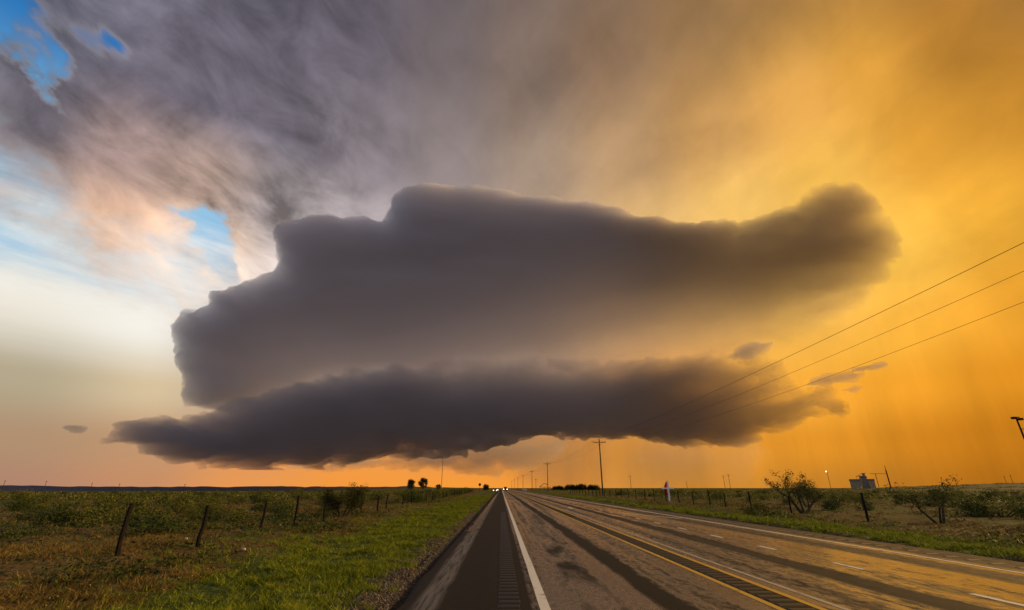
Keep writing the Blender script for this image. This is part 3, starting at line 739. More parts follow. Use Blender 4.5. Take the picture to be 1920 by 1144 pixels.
# shrubs that stand out in the photograph (pixel of the foot, width and height in metres)
for px_, py_2, w, h, lab in ((270, 1004, 2.4, 1.5, 'broad green scrub bush just beyond the leaning first fence posts'), (205, 948, 2.8, 1.7, 'rounded dark scrub bush in the open field behind the tallest leaning post'),
        (520, 955, 3.0, 1.7, 'wide dark scrub bush behind the middle posts of the near fence'), (440, 975, 2.0, 1.4, 'low dark bush in the field between two leaning posts'),
        (1880, 972, 2.6, 1.6, 'large dark green bush at the far right beyond the highway'), (1420, 962, 1.9, 1.5, 'dense green bush beside the mesquite across the highway'),
        (1590, 935, 2.6, 1.8, 'dark squat bush behind the lone leaning post across the highway'), (80, 975, 2.4, 1.3, 'low spreading olive bush at the far left of the field')):
    x, y = gpt(px_, py_2); put_bush(x, y, w, h, rnd.randrange(7), lab, None)
def how(w, r, a):
    size = 'small' if w < 1.5 * (1 + r / 300) else 'broad'
    dist = 'close by' if r < 50 else 'half way out' if r < 110 else 'far out'
    marks = ((-44, 'left of the first leaning post'), (-36, 'beyond the first leaning post'), (-30, 'beyond the second leaning post'), (-25, 'beyond the third and fourth posts'), (-18, 'left of the fence-line mesquite'), (-10, 'beyond the fence-line mesquite'), (0, 'near the round trees'),
             (16, 'beyond the near utility pole'), (22, 'beyond the white cross'), (28, 'right of the white cross'), (34, 'behind the open mesquite'), (38, 'behind the lone leaning post'), (44, 'behind the leaning mesquite'), (99, 'at the far right'))
    m = next(t for lim, t in marks if a < lim)
    return '%s olive scrub bush %s in the plain, %s' % (size, dist, m)
for side, n_b, a0, a1, lab, grp in ((-1, 125, -52, -4, 'olive scrub bush in the field behind the left-hand fence, ', 'scrub bushes in the field left of the road'), (1, 125, 12, 56, 'olive scrub bush in the plain across the highway, ', 'scrub bushes in the plain right of the highway')):
    c = 0
    while c < n_b:
        r = math.exp(rnd.uniform(math.log(30), math.log(230))); a = R(rnd.uniform(a0, a1)); x, y = r * math.sin(a), r * math.cos(a)
        if (side < 0 and x > -11.5) or (side > 0 and x < 26.5 + 0.01 * y): continue
        w = rnd.uniform(0.8, 1.9) * (1 + r / 300); put_bush(x, y, w, rnd.uniform(0.9, 1.8) * (0.75 + 0.25 * w), rnd.randrange(7), how(w, r, math.degrees(a)), grp); c += 1
# beyond them the scrub runs together
rng = np.random.RandomState(77); Vs, Fs, base_i = [], [], 0
for i in range(2600):
    r = math.exp(rng.uniform(math.log(95), math.log(1600))); a = R(rng.uniform(-54, 57)); x, y = r * math.sin(a), r * math.cos(a)
    if -13 - r * .02 < x < 27 + r * .02: continue
    w = rng.uniform(1.2, 3.2) * (1 + r / 400); h = rng.uniform(0.3, 0.62) * (1 + r / 900)
    k = 46; p = rng.normal(size=(k, 3)) * np.array([w * .3, w * .3, h * .34]); p[:, 2] = np.abs(p[:, 2])
    p += np.array([x, y, ground_z(x, y) + 0.05]); v, f = leaves_at(rng, p, 0.055 * w + 0.05)
    Vs.append(v); Fs.append(f + base_i); base_i += len(v)
tag(fast_mesh('scrub_vegetation', np.concatenate(Vs), np.concatenate(Fs), m_bush), 'distant olive scrub running together towards the horizon', 'scrub', kind='stuff')

# knee-high weeds and dwarf shrubs, too many and too small to tell apart
rng = np.random.RandomState(83); k = 30000
r = np.exp(rng.uniform(math.log(9), math.log(170), k)); a = np.radians(rng.uniform(-55, 57, k)); x, y = r * np.sin(a), r * np.cos(a)
keep = ((x < -7.6) | (x > 17.2)) & (rng.rand(k) < 0.06 + 0.94 * clumped(x, y, 63, 6.0, 0.0, 0.4))
x, y, r = x[keep][:3200], y[keep][:3200], r[keep][:3200]; w = (0.14 + 0.5 * rng.rand(len(x)) ** 2) * (1 + r / 90); k = 26
p = rng.normal(size=(len(x), k, 3)) * (w[:, None, None] * np.array([.42, .42, .26])); p[:, :, 2] = np.abs(p[:, :, 2])
p += np.stack([x, y, terrain(x, y)], 1)[:, None, :]
v, f = leaves_at(rng, p.reshape(-1, 3), np.repeat(0.02 + 0.06 * w, k)[:, None])
Vs, Fs = [v], [f]
tag(fast_mesh('weeds', np.concatenate(Vs), np.concatenate(Fs), m_weed), 'low dark weeds dotted over the scrubland between the bushes', 'weeds', kind='stuff')

def tree(name, loc, label, height, spread, leafmat, seed, limbs=4, n_leaf=60, leaf=0.05, depth=3, trunk_r=0.07, group=None, first=0.35, up=0.55, clump=0.22, lean=0.0):
    """tapering trunk and forking limbs, sprays of leaves round the twigs"""
    rg = random.Random(seed); rn = np.random.RandomState(seed)
    t = tag(empty(name, loc), label, 'tree' if name != 'scrub_bush' else 'bush', group)
    wood = MB(); tips = []
    def grow(p, d, L, r, lv):
        pts = [p]; rad = [r]; q = p.copy(); dd = d.copy()
        for s in range(4):
            dd = (dd + Vector((rg.uniform(-.22, .22), rg.uniform(-.22, .22), rg.uniform(-.10, .20)))).normalized(); q = q + dd * (L / 4); pts.append(q.copy()); rad.append(r * (1 - 0.16 * (s + 1)))
            if lv >= depth - 1: tips.append(q.copy())
        wood.tube(pts, rad, 6 if lv < 2 else 4)
        if lv < depth:
            for k in range(rg.choice((2, 3))):
                nd = (dd * 0.75 + Vector((rg.uniform(-1, 1), rg.uniform(-1, 1), rg.uniform(-.15, .7))) * 0.85).normalized()
                grow(pts[rg.choice((2, 3, 4))], nd, L * rg.uniform(.55, .8), rad[-1] * 0.75, lv + 1)
        else: tips.append(q.copy())
    for k in range(limbs):
        a = 6.283 * k / limbs + rg.uniform(-.5, .5); tilt = rg.uniform(0.3, 0.9)
        grow(Vector((math.cos(a) * .06 + 0, math.sin(a) * .06, -0.1)), Vector((math.cos(a) * tilt + lean, math.sin(a) * tilt, up + rg.uniform(.1, .5))).normalized(), height * first, trunk_r * rg.uniform(.7, 1.1), 1)
    top = max(v[2] for v in wood.v); wx = max(max(abs(v[0]), abs(v[1])) for v in wood.v)
    sz, sx = height * 0.95 / top, spread / 2 / wx
    wood.v = [(v[0] * sx, v[1] * sx, v[2] * sz) for v in wood.v]
    wood.build('trunk', m_bark, t)
    cs = [np.array([p.x * sx, p.y * sx, p.z * sz]) + rn.normal(size=(n_leaf, 3)) * clump for p in tips]
    Cn = np.concatenate(cs); Cn = Cn[Cn[:, 2] > 0.12 * height]
    V, F = leaves_at(rn, Cn, leaf)
    fast_mesh('crown', V, F, leafmat, t)
    return t
tree('mesquite_tree', (22.9, 37.3, ground_z(22.9, 37.3)), 'open spreading mesquite tree standing taller than the fence across the highway', 3.0, 4.6, m_mesq, 5, 4, 15, 0.055, 3, 0.07, clump=0.12)
tree('mesquite_tree', (23.4, 26.3, ground_z(23.4, 26.3)), 'leaning mesquite with a forked dark trunk at the right of the plain', 2.3, 3.0, m_mesq, 8, 3, 15, 0.045, 3, 0.07, clump=0.12, lean=-0.5)
tree('mesquite_tree', (-10.8, 34.5, ground_z(-10.8, 34.5)), 'bushy mesquite with dark forked stems growing at the near fence line', 2.0, 3.3, m_mesq, 11, 5, 34, 0.05, 3, 0.05, clump=0.17)
x, y = gpt(1545, 962); tree('mesquite_tree', (27.5, 44.0, 0), 'small feathery mesquite right of the tall open one', 2.4, 2.8, m_mesq, 14, 4, 22, 0.05, 3, 0.05, clump=0.17)
def round_tree(px_, d, h, w, seed, label, group=None, name='broadleaf_tree'):
    p = at_y(px_, 915, d); loc = (p.x, d, ground_z(p.x, d)); rn = np.random.RandomState(seed); rg = random.Random(seed)
    t = tag(empty(name, loc), label, 'tree', group); wd = MB(); cs = []
    wd.tube([(0, 0, -.2), (0.05 * w, 0, h * .25), (0, 0.03 * w, h * .55)], [.05 * w, .04 * w, .02 * w], 7)
    for k in range(34):
        a = rg.uniform(0, 6.28); e = rg.uniform(-1.1, 1.2); r = rg.uniform(.4, 1.0) ** 0.7
        c = Vector((math.cos(a) * math.cos(e) * w * .42 * r, math.sin(a) * math.cos(e) * w * .42 * r, h * .54 + math.sin(e) * h * .42 * r))
        if k < 9: wd.tube([(0, 0, h * .3), tuple(c * 0.5 + Vector((0, 0, h * .22))), tuple(c)], [.02 * w, .013 * w, .006 * w], 5)
        cs.append(np.array(c) + rn.normal(size=(130, 3)) * w * 0.075)
    wd.build('trunk', m_bark, t); V, F = leaves_at(rn, np.concatenate(cs), w * 0.035); fast_mesh('crown', V, F, m_tree, t)
round_tree(770, 400, 8.2, 7.2, 1, 'left one of the two round dark trees on the horizon', 'pair of round trees on the horizon')
round_tree(793, 400, 9.2, 8.2, 2, 'right and larger one of the two round dark trees on the horizon', 'pair of round trees on the horizon')
round_tree(822, 420, 4.6, 4.6, 3, 'small round tree at the foot of the tall radio mast')
round_tree(911, 300, 3.6, 4.4, 4, 'small dark tree on the left road edge near the distant headlights')
for k, (px_, h, w) in enumerate(((1068, 2.9, 11), (1088, 3.6, 10), (1046, 2.2, 9), (1112, 2.6, 11))):
    round_tree(px_, 380, h, w, 20 + k, ['low dark tree at the left end of the clump behind the utility pole', 'tallest dark tree of the clump behind the utility pole', 'smallest dark tree of the clump nearest the road', 'broad dark tree beside the foot of the near utility pole'][k], 'dark clump of trees on the right horizon')
# scruffy hedge of brush along the left fence, far down the road
ORDN = 'first second third fourth fifth sixth seventh eighth ninth tenth eleventh twelfth thirteenth fourteenth fifteenth sixteenth'.split()
for k in range(16):
    y = 62 + k * 9.0; put_bush(-10.5 - 0.01 * y + rnd.uniform(-1, .6), y, rnd.uniform(2.4, 3.6), rnd.uniform(1.9, 2.9), k, ORDN[k] + ' brush bush from the near end of the row along the far left-hand fence', 'brush along the left-hand fence', 'brush_bush')
# ------------------------------------------------------------------ fences
m_post = plain('weathered_post', (0.012, 0.009, 0.007), 0.9, var=0.5, scale=12, bump=0.6)
m_wire = plain('rusty_wire', (0.06, 0.045, 0.035), 0.6, metal=0.4)
def fence(posts, label, group, seed):
    """(x, y, height, lean x, lean y, radius) posts strung with four wires"""
    rg = random.Random(seed); x0, y0 = posts[0][:2]
    t = tag(empty('wire_fence', (x0, y0, 0)), label, 'fence', group); tops = []
    for (x, y, h, lx, ly, r) in posts:
        z = ground_z(x, y); b = Vector((x - x0, y - y0, z - 0.3)); tp = Vector((x - x0 + lx, y - y0 + ly, z + h))
        pts, rad = [], []
        for k in range(6):
            f = k / 5; pts.append(b.lerp(tp, f) + Vector((rg.uniform(-.028, .028), rg.uniform(-.02, .02), 0))); rad.append(r * 1.1 * (1.12 - 0.22 * f) * rg.uniform(.9, 1.1))
        q = MB(); q.tube(pts, rad, 7); q.build('post', m_post, t); tops.append((b, tp))
    for f in (0.42, 0.62, 0.80, 0.95):
        pts = []
        for i, (b, tp) in enumerate(tops):
            p = b.lerp(tp, f)
            if i:
                m = (pts[-1] + p) / 2; m.z -= 0.03 + 0.05 * rg.random(); pts.append(m)
            pts.append(p)
        q = MB(); q.tube(pts, 0.0035, 3); q.build('wire', m_wire, t)
rg = random.Random(31)
lp = [(-9.95, 13.56, 1.25, 0.0, 0.05, .055), (-9.3, 15.92, 1.2, 0.02, 0, .05), (-9.74, 20.7, 1.2, .05, 0, .045), (-9.98, 24.6, 1.42, -.02, 0, .055), (-9.84, 28.0, 1.08, .02, 0, .045), (-10.45, 37.5, 1.4, .0, 0, .055), (-10.1, 41, 1.1, 0, 0, .07), (-10.35, 45.1, 1.25, 0, 0, .05), (-10.2, 51.8, 1.0, 0, 0, .045), (-10.5, 58, 1.35, 0, 0, .055)]
lp = [(-10.1, 8.0, 1.25, 0.05, 0, .055)] + lp + [(-10.5 + rg.uniform(-.2, .2), 64 + 6.5 * k, rg.uniform(1.1, 1.4), rg.uniform(-.06, .06), 0, rg.uniform(.05, .07)) for k in range(18)]
fence(lp, 'old barbed wire fence on crooked posts along the near grass verge', None, 1)
rp = [(20.3, 14.0, 1.35, -.05, 0, .06), (20.67, 27.8, 1.5, -.03, 0, .06), (20.6, 35.0, 1.25, .04, 0, .05), (20.5, 40.3, 1.5, -.05, 0, .055), (21.2, 46.5, 1.3, .05, 0, .05), (21.5, 50.5, 1.5, -.1, 0, .06), (21.9, 56, 1.3, .0, 0, .055), (22.1, 61, 1.45, -.08, 0, .06)]
rp += [(22.3 + 0.02 * k + rg.uniform(-.1, .1), 66.3 + 5.0 * k, rg.uniform(1.3, 1.6), rg.uniform(-.08, .08), 0, rg.uniform(.055, .075)) for k in range(20)]
fence(rp, 'post and wire fence running along the plain across the highway', None, 2)

# ------------------------------------------------------------------ utility poles and lines
m_pole = plain('creosoted_pole', (0.040, 0.028, 0.020), 0.85, var=0.4, scale=5, bump=0.4)
m_glass = plain('grey_insulator', (0.20, 0.19, 0.18), 0.3)
def pole_parts(t, H_, arm=3.4):
    q = MB(); q.tube([(0, 0, -0.5), (0, 0, H_ * .5), (0, 0, H_)], [.19, .16, .12], 9); q.build('pole', m_pole, t)
    q = MB(); q.box((0, 0.14, H_ - 0.75), (arm, 0.12, 0.16)); q.build('crossarm', m_pole, t)
    for s in (-1, 1):
        q = MB(); q.tube([(s * 0.75, 0.13, H_ - 0.83), (s * 0.06, 0.13, H_ - 1.55)], 0.03, 4); q.build('brace', m_pole, t)
    for x in (-arm / 2 + .12, 0.0, arm / 2 - .12):
        z = H_ - 0.67 if x else H_; y = .14 if x else 0.0
        q = MB(); q.tube([(x, y, z), (x, y, z + .08), (x, y, z + .16), (x, y, z + .24)], [.04, .075, .055, .03], 7); q.build('insulator', m_glass, t)
ORD = ['nearest tall wooden utility pole beside the highway, with one crossarm', 'second utility pole along the highway, half as tall in view', 'third utility pole along the highway, left of the second', 'fourth utility pole towards the road end', 'fifth small utility pole towards the road end', 'farthest tiny utility pole by the road end', 'last visible utility pole next to the distant headlights']
poles = [(26.4, 8.0), (24.8, 119.7), (22.0, 231.0), (21.4, 340.0), (20.0, 450.0), (19.0, 560.0), (18.0, 680.0), (17.0, 800.0)]
PH = 13.2
for k, (x, y) in enumerate(poles):
    if k == 0: continue          # stands behind the frame's right edge; its wires are in view
    t = tag(empty('utility_pole', (x, y, ground_z(x, y))), ORD[k - 1], 'utility pole', 'utility poles along the highway')
    pole_parts(t, PH)
t = tag(empty('utility_pole', (26.4, 8.0, 0)), 'utility pole outside the right edge that carries the three wires', 'utility pole', 'utility poles along the highway'); pole_parts(t, PH)
m_line = plain('power_cable', (0.025, 0.02, 0.016), 0.5)
for nm_, off, zz, s0, rad in (('topmost of the three power lines crossing the golden sky', -1.6, PH - 0.42, 0.9, .016), ('middle one of the three power lines crossing the golden sky', 0.0, PH - 0.35, 1.5, .012), ('lowest of the three power lines crossing the golden sky', 1.6, PH - 0.42, 1.9, .012)):
    q = MB()
    for k in range(len(poles) - 1):
        (xa, ya), (xb, yb) = poles[k], poles[k + 1]; pts = []
        sag = s0 if k == 0 else 1.5
        za = zb = zz
        if off >= 0 and k == 0: za = zz - (0.5 if off == 0 else 1.2)
        for i in range(25):
            f = i / 24; pts.append((xa + (xb - xa) * f + off, ya + (yb - ya) * f + 0.1, za + (zb - za) * f - sag * 4 * f * (1 - f)))
        q.tube(pts, rad if k < 1 else rad * 1.3, 4)
    tag(q.build('power_line', m_line), nm_, 'power line', 'power lines on the utility poles')
def far_pole(px_, top, base, label, h=11.0, twin=False, group='faint poles on the horizon'):
    d = h * 853.0 / (base - top); p = at_y(px_, base, d); z = p.z
    t = tag(empty('utility_pole', (p.x, d, z)), label, 'utility pole', group)
    q = MB(); r = max(.14, d * 0.00035); q.tube([(0, 0, -8), (0, 0, h)], [r * 1.2, r], 6); q.build('pole', m_pole, t)
    q = MB(); q.box((0, 0, h - .8), (3.2, r * 1.4, r * 1.6)); q.build('crossarm', m_pole, t)
for a in ((1005, 900, 914, 'faint short pole between the second and third roadside poles'), (1183, 894, 911, 'thin faint pole right of the nearest utility pole'), (1288, 904, 911, 'tiny faint pole just right of the white cross'),
          (1359, 894, 911, 'left one of two faint poles standing close together'), (1369, 892, 911, 'right one of two faint poles standing close together'), (1886, 894, 903, 'left one of two tiny poles at the far right horizon'), (1898, 892, 902, 'right one of two tiny poles at the far right horizon'),
          (1767, 899, 906, 'tiny pole right of the leaning mesquite on the horizon'), (1792, 898, 905, 'tiny second pole right of the leaning mesquite on the horizon'), (5, 903, 914, 'tiny pole at the left end of the horizon'), (83, 904, 915, 'second tiny pole from the left end of the horizon'),
          (170, 907, 916, 'third tiny pole from the left end of the horizon'), (222, 908, 916, 'fourth tiny pole from the left end of the horizon'), (345, 909, 917, 'fifth tiny pole from the left, below the shelf cloud')): far_pole(*a)

# tall guyed radio mast
m_mast = plain('mast_steel', (0.10, 0.055, 0.045), 0.6, metal=0.3)
p = at_y(828, 915, 1000); tp = at_y(832, 832, 1000); Hm = tp.z
t = tag(empty('radio_mast', (tp.x, 1000, ground_z(tp.x, 1000))), 'very tall thin radio mast rising from the plain left of the road', 'mast')
legs = [(math.cos(a) * .42, math.sin(a) * .42) for a in (0.5, 2.6, 4.7)]
for lx, ly in legs:
    q = MB(); q.tube([(lx, ly, 0), (lx, ly, Hm)], 0.20, 5); q.build('leg', m_mast, t)
q = MB()
for k in range(40):
    z0, z1 = Hm * k / 40, Hm * (k + 1) / 40
    for i in range(3):
        (ax, ay), (bx_, by_) = legs[i], legs[(i + 1) % 3]; q.tube([(ax, ay, z0), (bx_, by_, z1)], 0.06, 3, caps=False)
q.build('lattice', m_mast, t)
q = MB(); q.tube([(0, 0, Hm - 1.2), (0, 0, Hm - .4), (0, 0, Hm + .6), (0, 0, Hm + 1.6)], [.5, 1.15, 1.1, .2], 10); q.build('antenna_head', m_mast, t)

# ------------------------------------------------------------------ roadside cross with red cloth
m_cross = plain('white_painted_wood', (0.70, 0.68, 0.66), 0.6, var=0.12)
m_red = plain('red_cloth', (0.42, 0.02, 0.02), 0.8, var=0.3)
t = tag(empty('roadside_cross', (22.95, 67.0, ground_z(22.95, 67.0)), 0.05), 'white wooden memorial cross draped with red cloth across the highway', 'cross')
q = MB(); q.box((0, 0, 1.25), (0.20, 0.14, 2.7)); q.build('upright', m_cross, t)
q = MB(); q.box((0, -0.004, 1.62), (1.70, 0.13, 0.18)); q.build('crossbar', m_cross, t)
vs, fs = [], []
for i in range(9):
    f = i / 8
    for j in range(4):
        g = j / 3; zt = 2.45 - 1.75 * f; wd = 0.62 * math.sin(math.pi * min(1, f * 0.62 + 0.12)) * (1 if f < .8 else 2.5 - 1.9 * f)
        vs.append((0.02 - wd * 0.95 * g, 0.10 + 0.05 * math.sin(g * 5 + f * 3), zt))
for i in range(8):
    for j in range(3): fs.append((i * 4 + j, i * 4 + j + 1, (i + 1) * 4 + j + 1, (i + 1) * 4 + j))
o = mesh_obj('cloth', vs, fs, m_red, t, True); md = o.modifiers.new('thick', 'SOLIDIFY'); md.thickness = 0.02

# ------------------------------------------------------------------ floodlight pole at the right edge
p = at_y(1905, 783, 50.0)
t = tag(empty('light_pole', (p.x, 50.0, ground_z(p.x, 50.0))), 'dark floodlight pole cut by the right edge of the picture', 'light pole')
q = MB(); q.tube([(0, 0, -.4), (0, 0, p.z)], [.12, .08], 9); q.build('pole', m_pole, t)
q = MB(); q.box((0, 0, p.z + .05), (.7, .12, .10)); q.build('crossarm', m_pole, t)
for s in (-.45, .25):
    q = MB(); q.box((s, -.16, p.z - .05 - .12 * (s > 0)), (.36, .32, .24), M=None); q.build('floodlight', m_pole, t)
for z in (2.2, 3.6, 4.8):
    q = MB(); q.box((.16, 0, p.z - z * .55), (.34, .05, .07)); q.build('step_peg', m_pole, t)

# ------------------------------------------------------------------ gin yard on the right horizon
m_tin = plain('pale_sheet_metal', (0.22, 0.155, 0.09), 0.5, var=0.4, scale=0.5)
m_tinroof = plain('dark_sheet_roof', (0.10, 0.07, 0.05), 0.6, scale=0.5)
m_gin = plain('stained_tower_steel', (0.16, 0.12, 0.09), 0.55, var=0.5, scale=0.6)
gp = at_y(1620, 908, 700.0); gz = gp.z
t = tag(empty('gin_building', (gp.x, 700.0, gz), -0.55), 'pale industrial building with dark roofs and a stepped tower on the horizon', 'building')
t.scale = (0.85, 0.85, 0.85)
def shed(x, y, w, d, h, rise, name_w='wall', name_r='roof', mat=None):
    q = MB(); q.box((x, y, h / 2 - 4), (w, d, h + 8)); o = q.build(name_w, mat or m_tin, t)
    q = MB(); q.add([(x - w / 2 - .6, y - d / 2 - .6, h), (x + w / 2 + .6, y - d / 2 - .6, h), (x + w / 2 + .6, y + d / 2 + .6, h), (x - w / 2 - .6, y + d / 2 + .6, h), (x - w / 2 - .6, y, h + rise), (x + w / 2 + .6, y, h + rise)],
                    [(0, 1, 5, 4), (2, 3, 4, 5), (1, 2, 5), (3, 0, 4), (3, 2, 1, 0)]); q.build(name_r, m_tinroof, t)
shed(-12, 0, 14, 9, 5.0, 3.2); shed(11, 2, 9, 9, 5.6, 2.8); shed(1.5, 4, 9, 8, 10.5, 3.0, 'tower', 'tower_roof', m_gin)
shed(3.2, 3, 3.4, 4, 16.5, 0.8, 'tower', 'tower_roof', m_gin)
q = MB(); q.tube([(-3.6, -4, -3), (-3.2, -4, 9), (-3.2, -4, 10.5)], [2.0, 2.0, .4], 14); q.build('silo', m_tin, t)
q = MB(); q.tube([(-7, 3, 11.5), (1.5, 3, 17.6), (7, 3, 17.9)], .35, 6); q.build('conveyor_pipe', m_gin, t)
q = MB(); q.tube([(-8.5, -3, 7), (-8.5, -3, 13), (-4, -3, 14)], .4, 6); q.build('duct', m_gin, t)
tp = at_y(1658.5, 873, 690.0); t = tag(empty('tall_pole', (tp.x, 690.0, gz)), 'tall bare pole standing right of the pale industrial building', 'pole')
q = MB(); q.tube([(0, 0, -6), (0, 0, (tp.z - gz) * .75)], [.9, .75], 7); q.build('pole', m_pole, t)
q = MB(); q.tube([(0, 0, (tp.z - gz) * .75), (0, 0, tp.z - gz)], [.45, .3], 6); q.build('tip', m_pole, t)
q = MB(); q.tube([(0, 0, 14), (-24, 2, 14.2)], .25, 4); q.build('pipe_arm', m_pole, t)
q = MB(); q.tube([(-16, 1.5, -4), (-16, 1.5, 14)], .4, 5); q.build('prop', m_pole, t)
# yard lamp, lit
lp_ = at_y(1549, 884, 400.0); t = tag(empty('yard_lamp', (lp_.x, 400.0, ground_z(lp_.x, 400.0))), 'lit greenish yard lamp on a thin post beside the mesquites', 'lamp')
q = MB(); q.tube([(.6, 0, -3), (.6, 0, lp_.z - ground_z(lp_.x, 400.0))], .16, 6); q.build('post', m_pole, t)
m_lamp = bpy.data.materials.new('yard_lamp_glow'); m_lamp.use_nodes = True; m_lamp.node_tree.nodes['Principled BSDF'].inputs['Emission Color'].default_value = (0.9, 1.0, 0.62, 1); m_lamp.node_tree.nodes['Principled BSDF'].inputs['Emission Strength'].default_value = 3.0
hz = lp_.z - ground_z(lp_.x, 400.0)
q = MB(); q.tube([(0, 0, hz - .45), (0, 0, hz), (0, 0, hz + .35)], [.18, .32, .14], 9); q.build('lamp_globe', m_lamp, t)
q = MB(); q.tube([(.6, 0, hz), (0, 0, hz + .45)], .1, 5); q.build('arm', m_pole, t)

# ------------------------------------------------------------------ small things down the road
t = tag(empty('road_sign', (-9.0, 205.0, ground_z(-9, 205))), 'dark back of a round road sign on a post, far left of the road', 'sign')
q = MB(); q.tube([(0, 0, -.3), (0, 0, 3.2)], .06, 6); q.build('post', m_post, t)
q = MB(); q.tube([(0, -.06, 3.0), (0, -.02, 3.0)], .55, 16); q.build('sign_plate', m_post, t)
m_rail = plain('white_rail', (0.55, 0.53, 0.50), 0.5)
t = tag(empty('guard_rail', (17.0, 330.0, 0)), 'low white guard rail beside the highway near the road end', 'guard rail')
for k in range(9):
    q = MB(); q.box((0.15 * k, k * 12.0, .35), (.3, .3, 1.1)); q.build('post', m_rail, t)
for z in (.55, .95):
    q = MB(); q.box((0.6, 48, z), (.10, 97, .22), rz=-0.0125); q.build('rail', m_rail, t)
ap = at_y(1022, 910, 300.0); t = tag(empty('arched_frame', (ap.x, 300.0, ground_z(ap.x, 300))), 'low arched metal frame at the foot of the second utility pole', 'frame')
q = MB(); q.tube([(-3.4, 0, 2.4)] + [(-3.2 + 5.0 * f, 0, 2.3 + 2.0 * math.sin(math.pi * (f * .8 + .02))) for f in (.15, .3, .45, .6, .75, .9, 1.0)], .16, 6); q.build('arch', m_pole, t)
q = MB(); q.tube([(-3.4, 0, 2.4), (3.6, 0, 2.2)], .16, 6); q.build('beam', m_pole, t)
for x in (-3.2, -.6, 1.8, 3.4):
    q = MB(); q.tube([(x, 0, -.3), (x, 0, 2.3)], .10, 5); q.build('leg', m_pole, t)
m_stone = plain('pale_stone', (0.34, 0.30, 0.26), 0.8, var=0.3)
for k, (px_, py_2, lab) in enumerate(((347, 1013, 'pale stone lying in dry grass left of the second fence post'), (297, 1019, 'small pale stone between the first two fence posts'), (457, 1029, 'pale stone lying before the third fence post'), (525, 981, 'pale stone beside the fourth fence post'), (695, 953, 'pale stone in the dry strip by the far fence'), (1380, 952, 'pale stone below the dark bush across the highway'))):
    x, y = gpt(px_, py_2); q = MB(); rr = random.Random(k)
    bm = bmesh.new(); bmesh.ops.create_icosphere(bm, subdivisions=2, radius=0.065)
    for v in bm.verts: v.co *= 0.75 + 0.5 * (mnoise.noise(v.co * 9 + Vector((k, 0, 0))) + .5); v.co.z *= .6
    me = bpy.data.meshes.new('stone'); bm.to_mesh(me); bm.free(); me.materials.append(m_stone)
    o = link(bpy.data.objects.new('stone', me)); o.location = (x, y, ground_z(x, y) + .05); o.rotation_euler = (0, 0, k); tag(o, lab, 'stone', 'pale stones in the field')

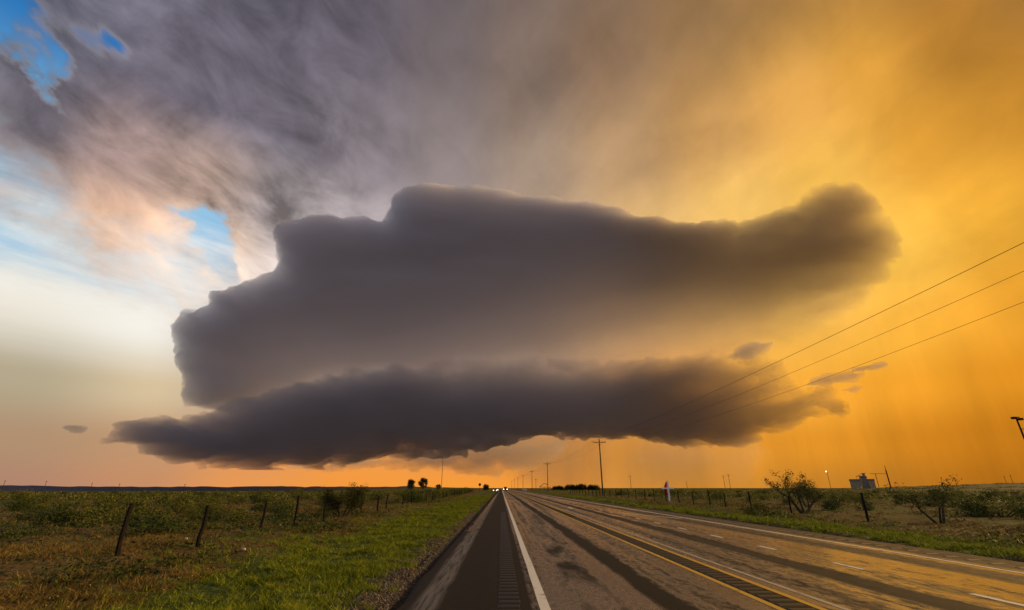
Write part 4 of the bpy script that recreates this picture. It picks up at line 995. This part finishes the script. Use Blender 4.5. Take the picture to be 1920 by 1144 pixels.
# ------------------------------------------------------------------ oncoming vehicles with lit headlights
m_glow = bpy.data.materials.new('headlight_glow'); m_glow.use_nodes = True; gb = m_glow.node_tree.nodes['Principled BSDF']; gb.inputs['Emission Color'].default_value = (1.0, 0.72, 0.34, 1); gb.inputs['Emission Strength'].default_value = 6.0
m_tyre = plain('tyre_rubber', (0.02, 0.02, 0.02), 0.8); m_rim = plain('wheel_rim', (0.25, 0.25, 0.25), 0.3, metal=0.8)
m_glassc = plain('dark_windscreen', (0.02, 0.022, 0.025), 0.08)
def vehicle(name, x, y, colr, label, prof, cab, W, lamp_x, lamp_z, lamp_r, cat):
    """profile in (distance behind the nose, height); nose towards the camera"""
    t = tag(empty(name, (x, y, 0.0)), label, cat, 'oncoming vehicles with lit headlights'); mp = plain(name + '_paint', colr, 0.3)
    def loft(pf, w0, w1, nm, mt):
        hs = [p[1] for p in pf]; lo, hi = min(hs), max(hs); vs, fs = [], []
        for s in (-1, 1):
            for d, h in pf: vs.append((s * (w0 + (w1 - w0) * ((h - lo) / (hi - lo))) / 2, d, h))
        k = len(pf); fs = [tuple(range(k)), tuple(range(2 * k - 1, k - 1, -1))] + [(i, i + k, (i + 1) % k + k, (i + 1) % k) for i in range(k)]
        o = mesh_obj(nm, vs, fs, mt, t); bv = o.modifiers.new('round', 'BEVEL'); bv.width = .07; bv.segments = 2
        return o
    loft(prof, W, W * .96, 'body', mp); loft(cab, W * .92, W * .74, 'cab', mp)
    (d0, h0), (d1, h1) = cab[0], cab[1]
    e = 0.03; q = MB(); q.add([(-W * .42, d0 - e, h0 + .06), (W * .42, d0 - e, h0 + .06), (W * .34, d1 - e, h1 - .07), (-W * .34, d1 - e, h1 - .07)], [(0, 1, 2, 3)]); q.build('windscreen', m_glassc, t)
    q = MB(); q.box((0, prof[0][0] - .03, lamp_z - .02), (W * .5, .06, .22)); q.build('grille', m_tyre, t)
    for s in (-1, 1):
        q = MB(); q.tube([(s * lamp_x, prof[0][0] - .10, lamp_z), (s * lamp_x, prof[0][0] + .05, lamp_z)], lamp_r, 12); q.build('headlight', m_glow, t)
    L = max(p[0] for p in prof)
    for d in (.2 * L, .8 * L):
        for s in (-1, 1):
            q = MB(); q.tube([(s * (W / 2 - .24), d, .36), (s * (W / 2 + .01), d, .36)], .36, 14); wl = q.build('wheel', m_tyre, t)
            q = MB(); q.tube([(s * (W / 2 + .005), d, .36), (s * (W / 2 + .025), d, .36)], .2, 10); q.build('rim', m_rim, wl)
pick = [(0, .45), (0, 1.15), (1.7, 1.28), (5.6, 1.28), (5.6, .5)]; pcab = [(1.55, 1.22), (2.15, 2.25), (3.7, 2.25), (3.9, 1.22)]
sed = [(0, .30), (0, .75), (1.4, .95), (4.4, .98), (4.5, .35)]; scab = [(1.25, .9), (2.0, 1.45), (3.3, 1.45), (4.0, .93)]
vehicle('pickup_truck', 2.25, 270.0, (0.05, 0.04, 0.035), 'dark pickup coming up the near lane with both headlights lit', pick, pcab, 2.2, .95, 1.0, .18, 'pickup')
vehicle('car', -2.7, 214.0, (0.10, 0.09, 0.08), 'nearer car at the left road edge with headlights on', sed, scab, 1.85, .68, .68, .15, 'car')
vehicle('car', -2.6, 290.0, (0.12, 0.11, 0.11), 'farther car behind the one at the left road edge, lights on', sed, scab, 1.85, .60, .70, .15, 'car')
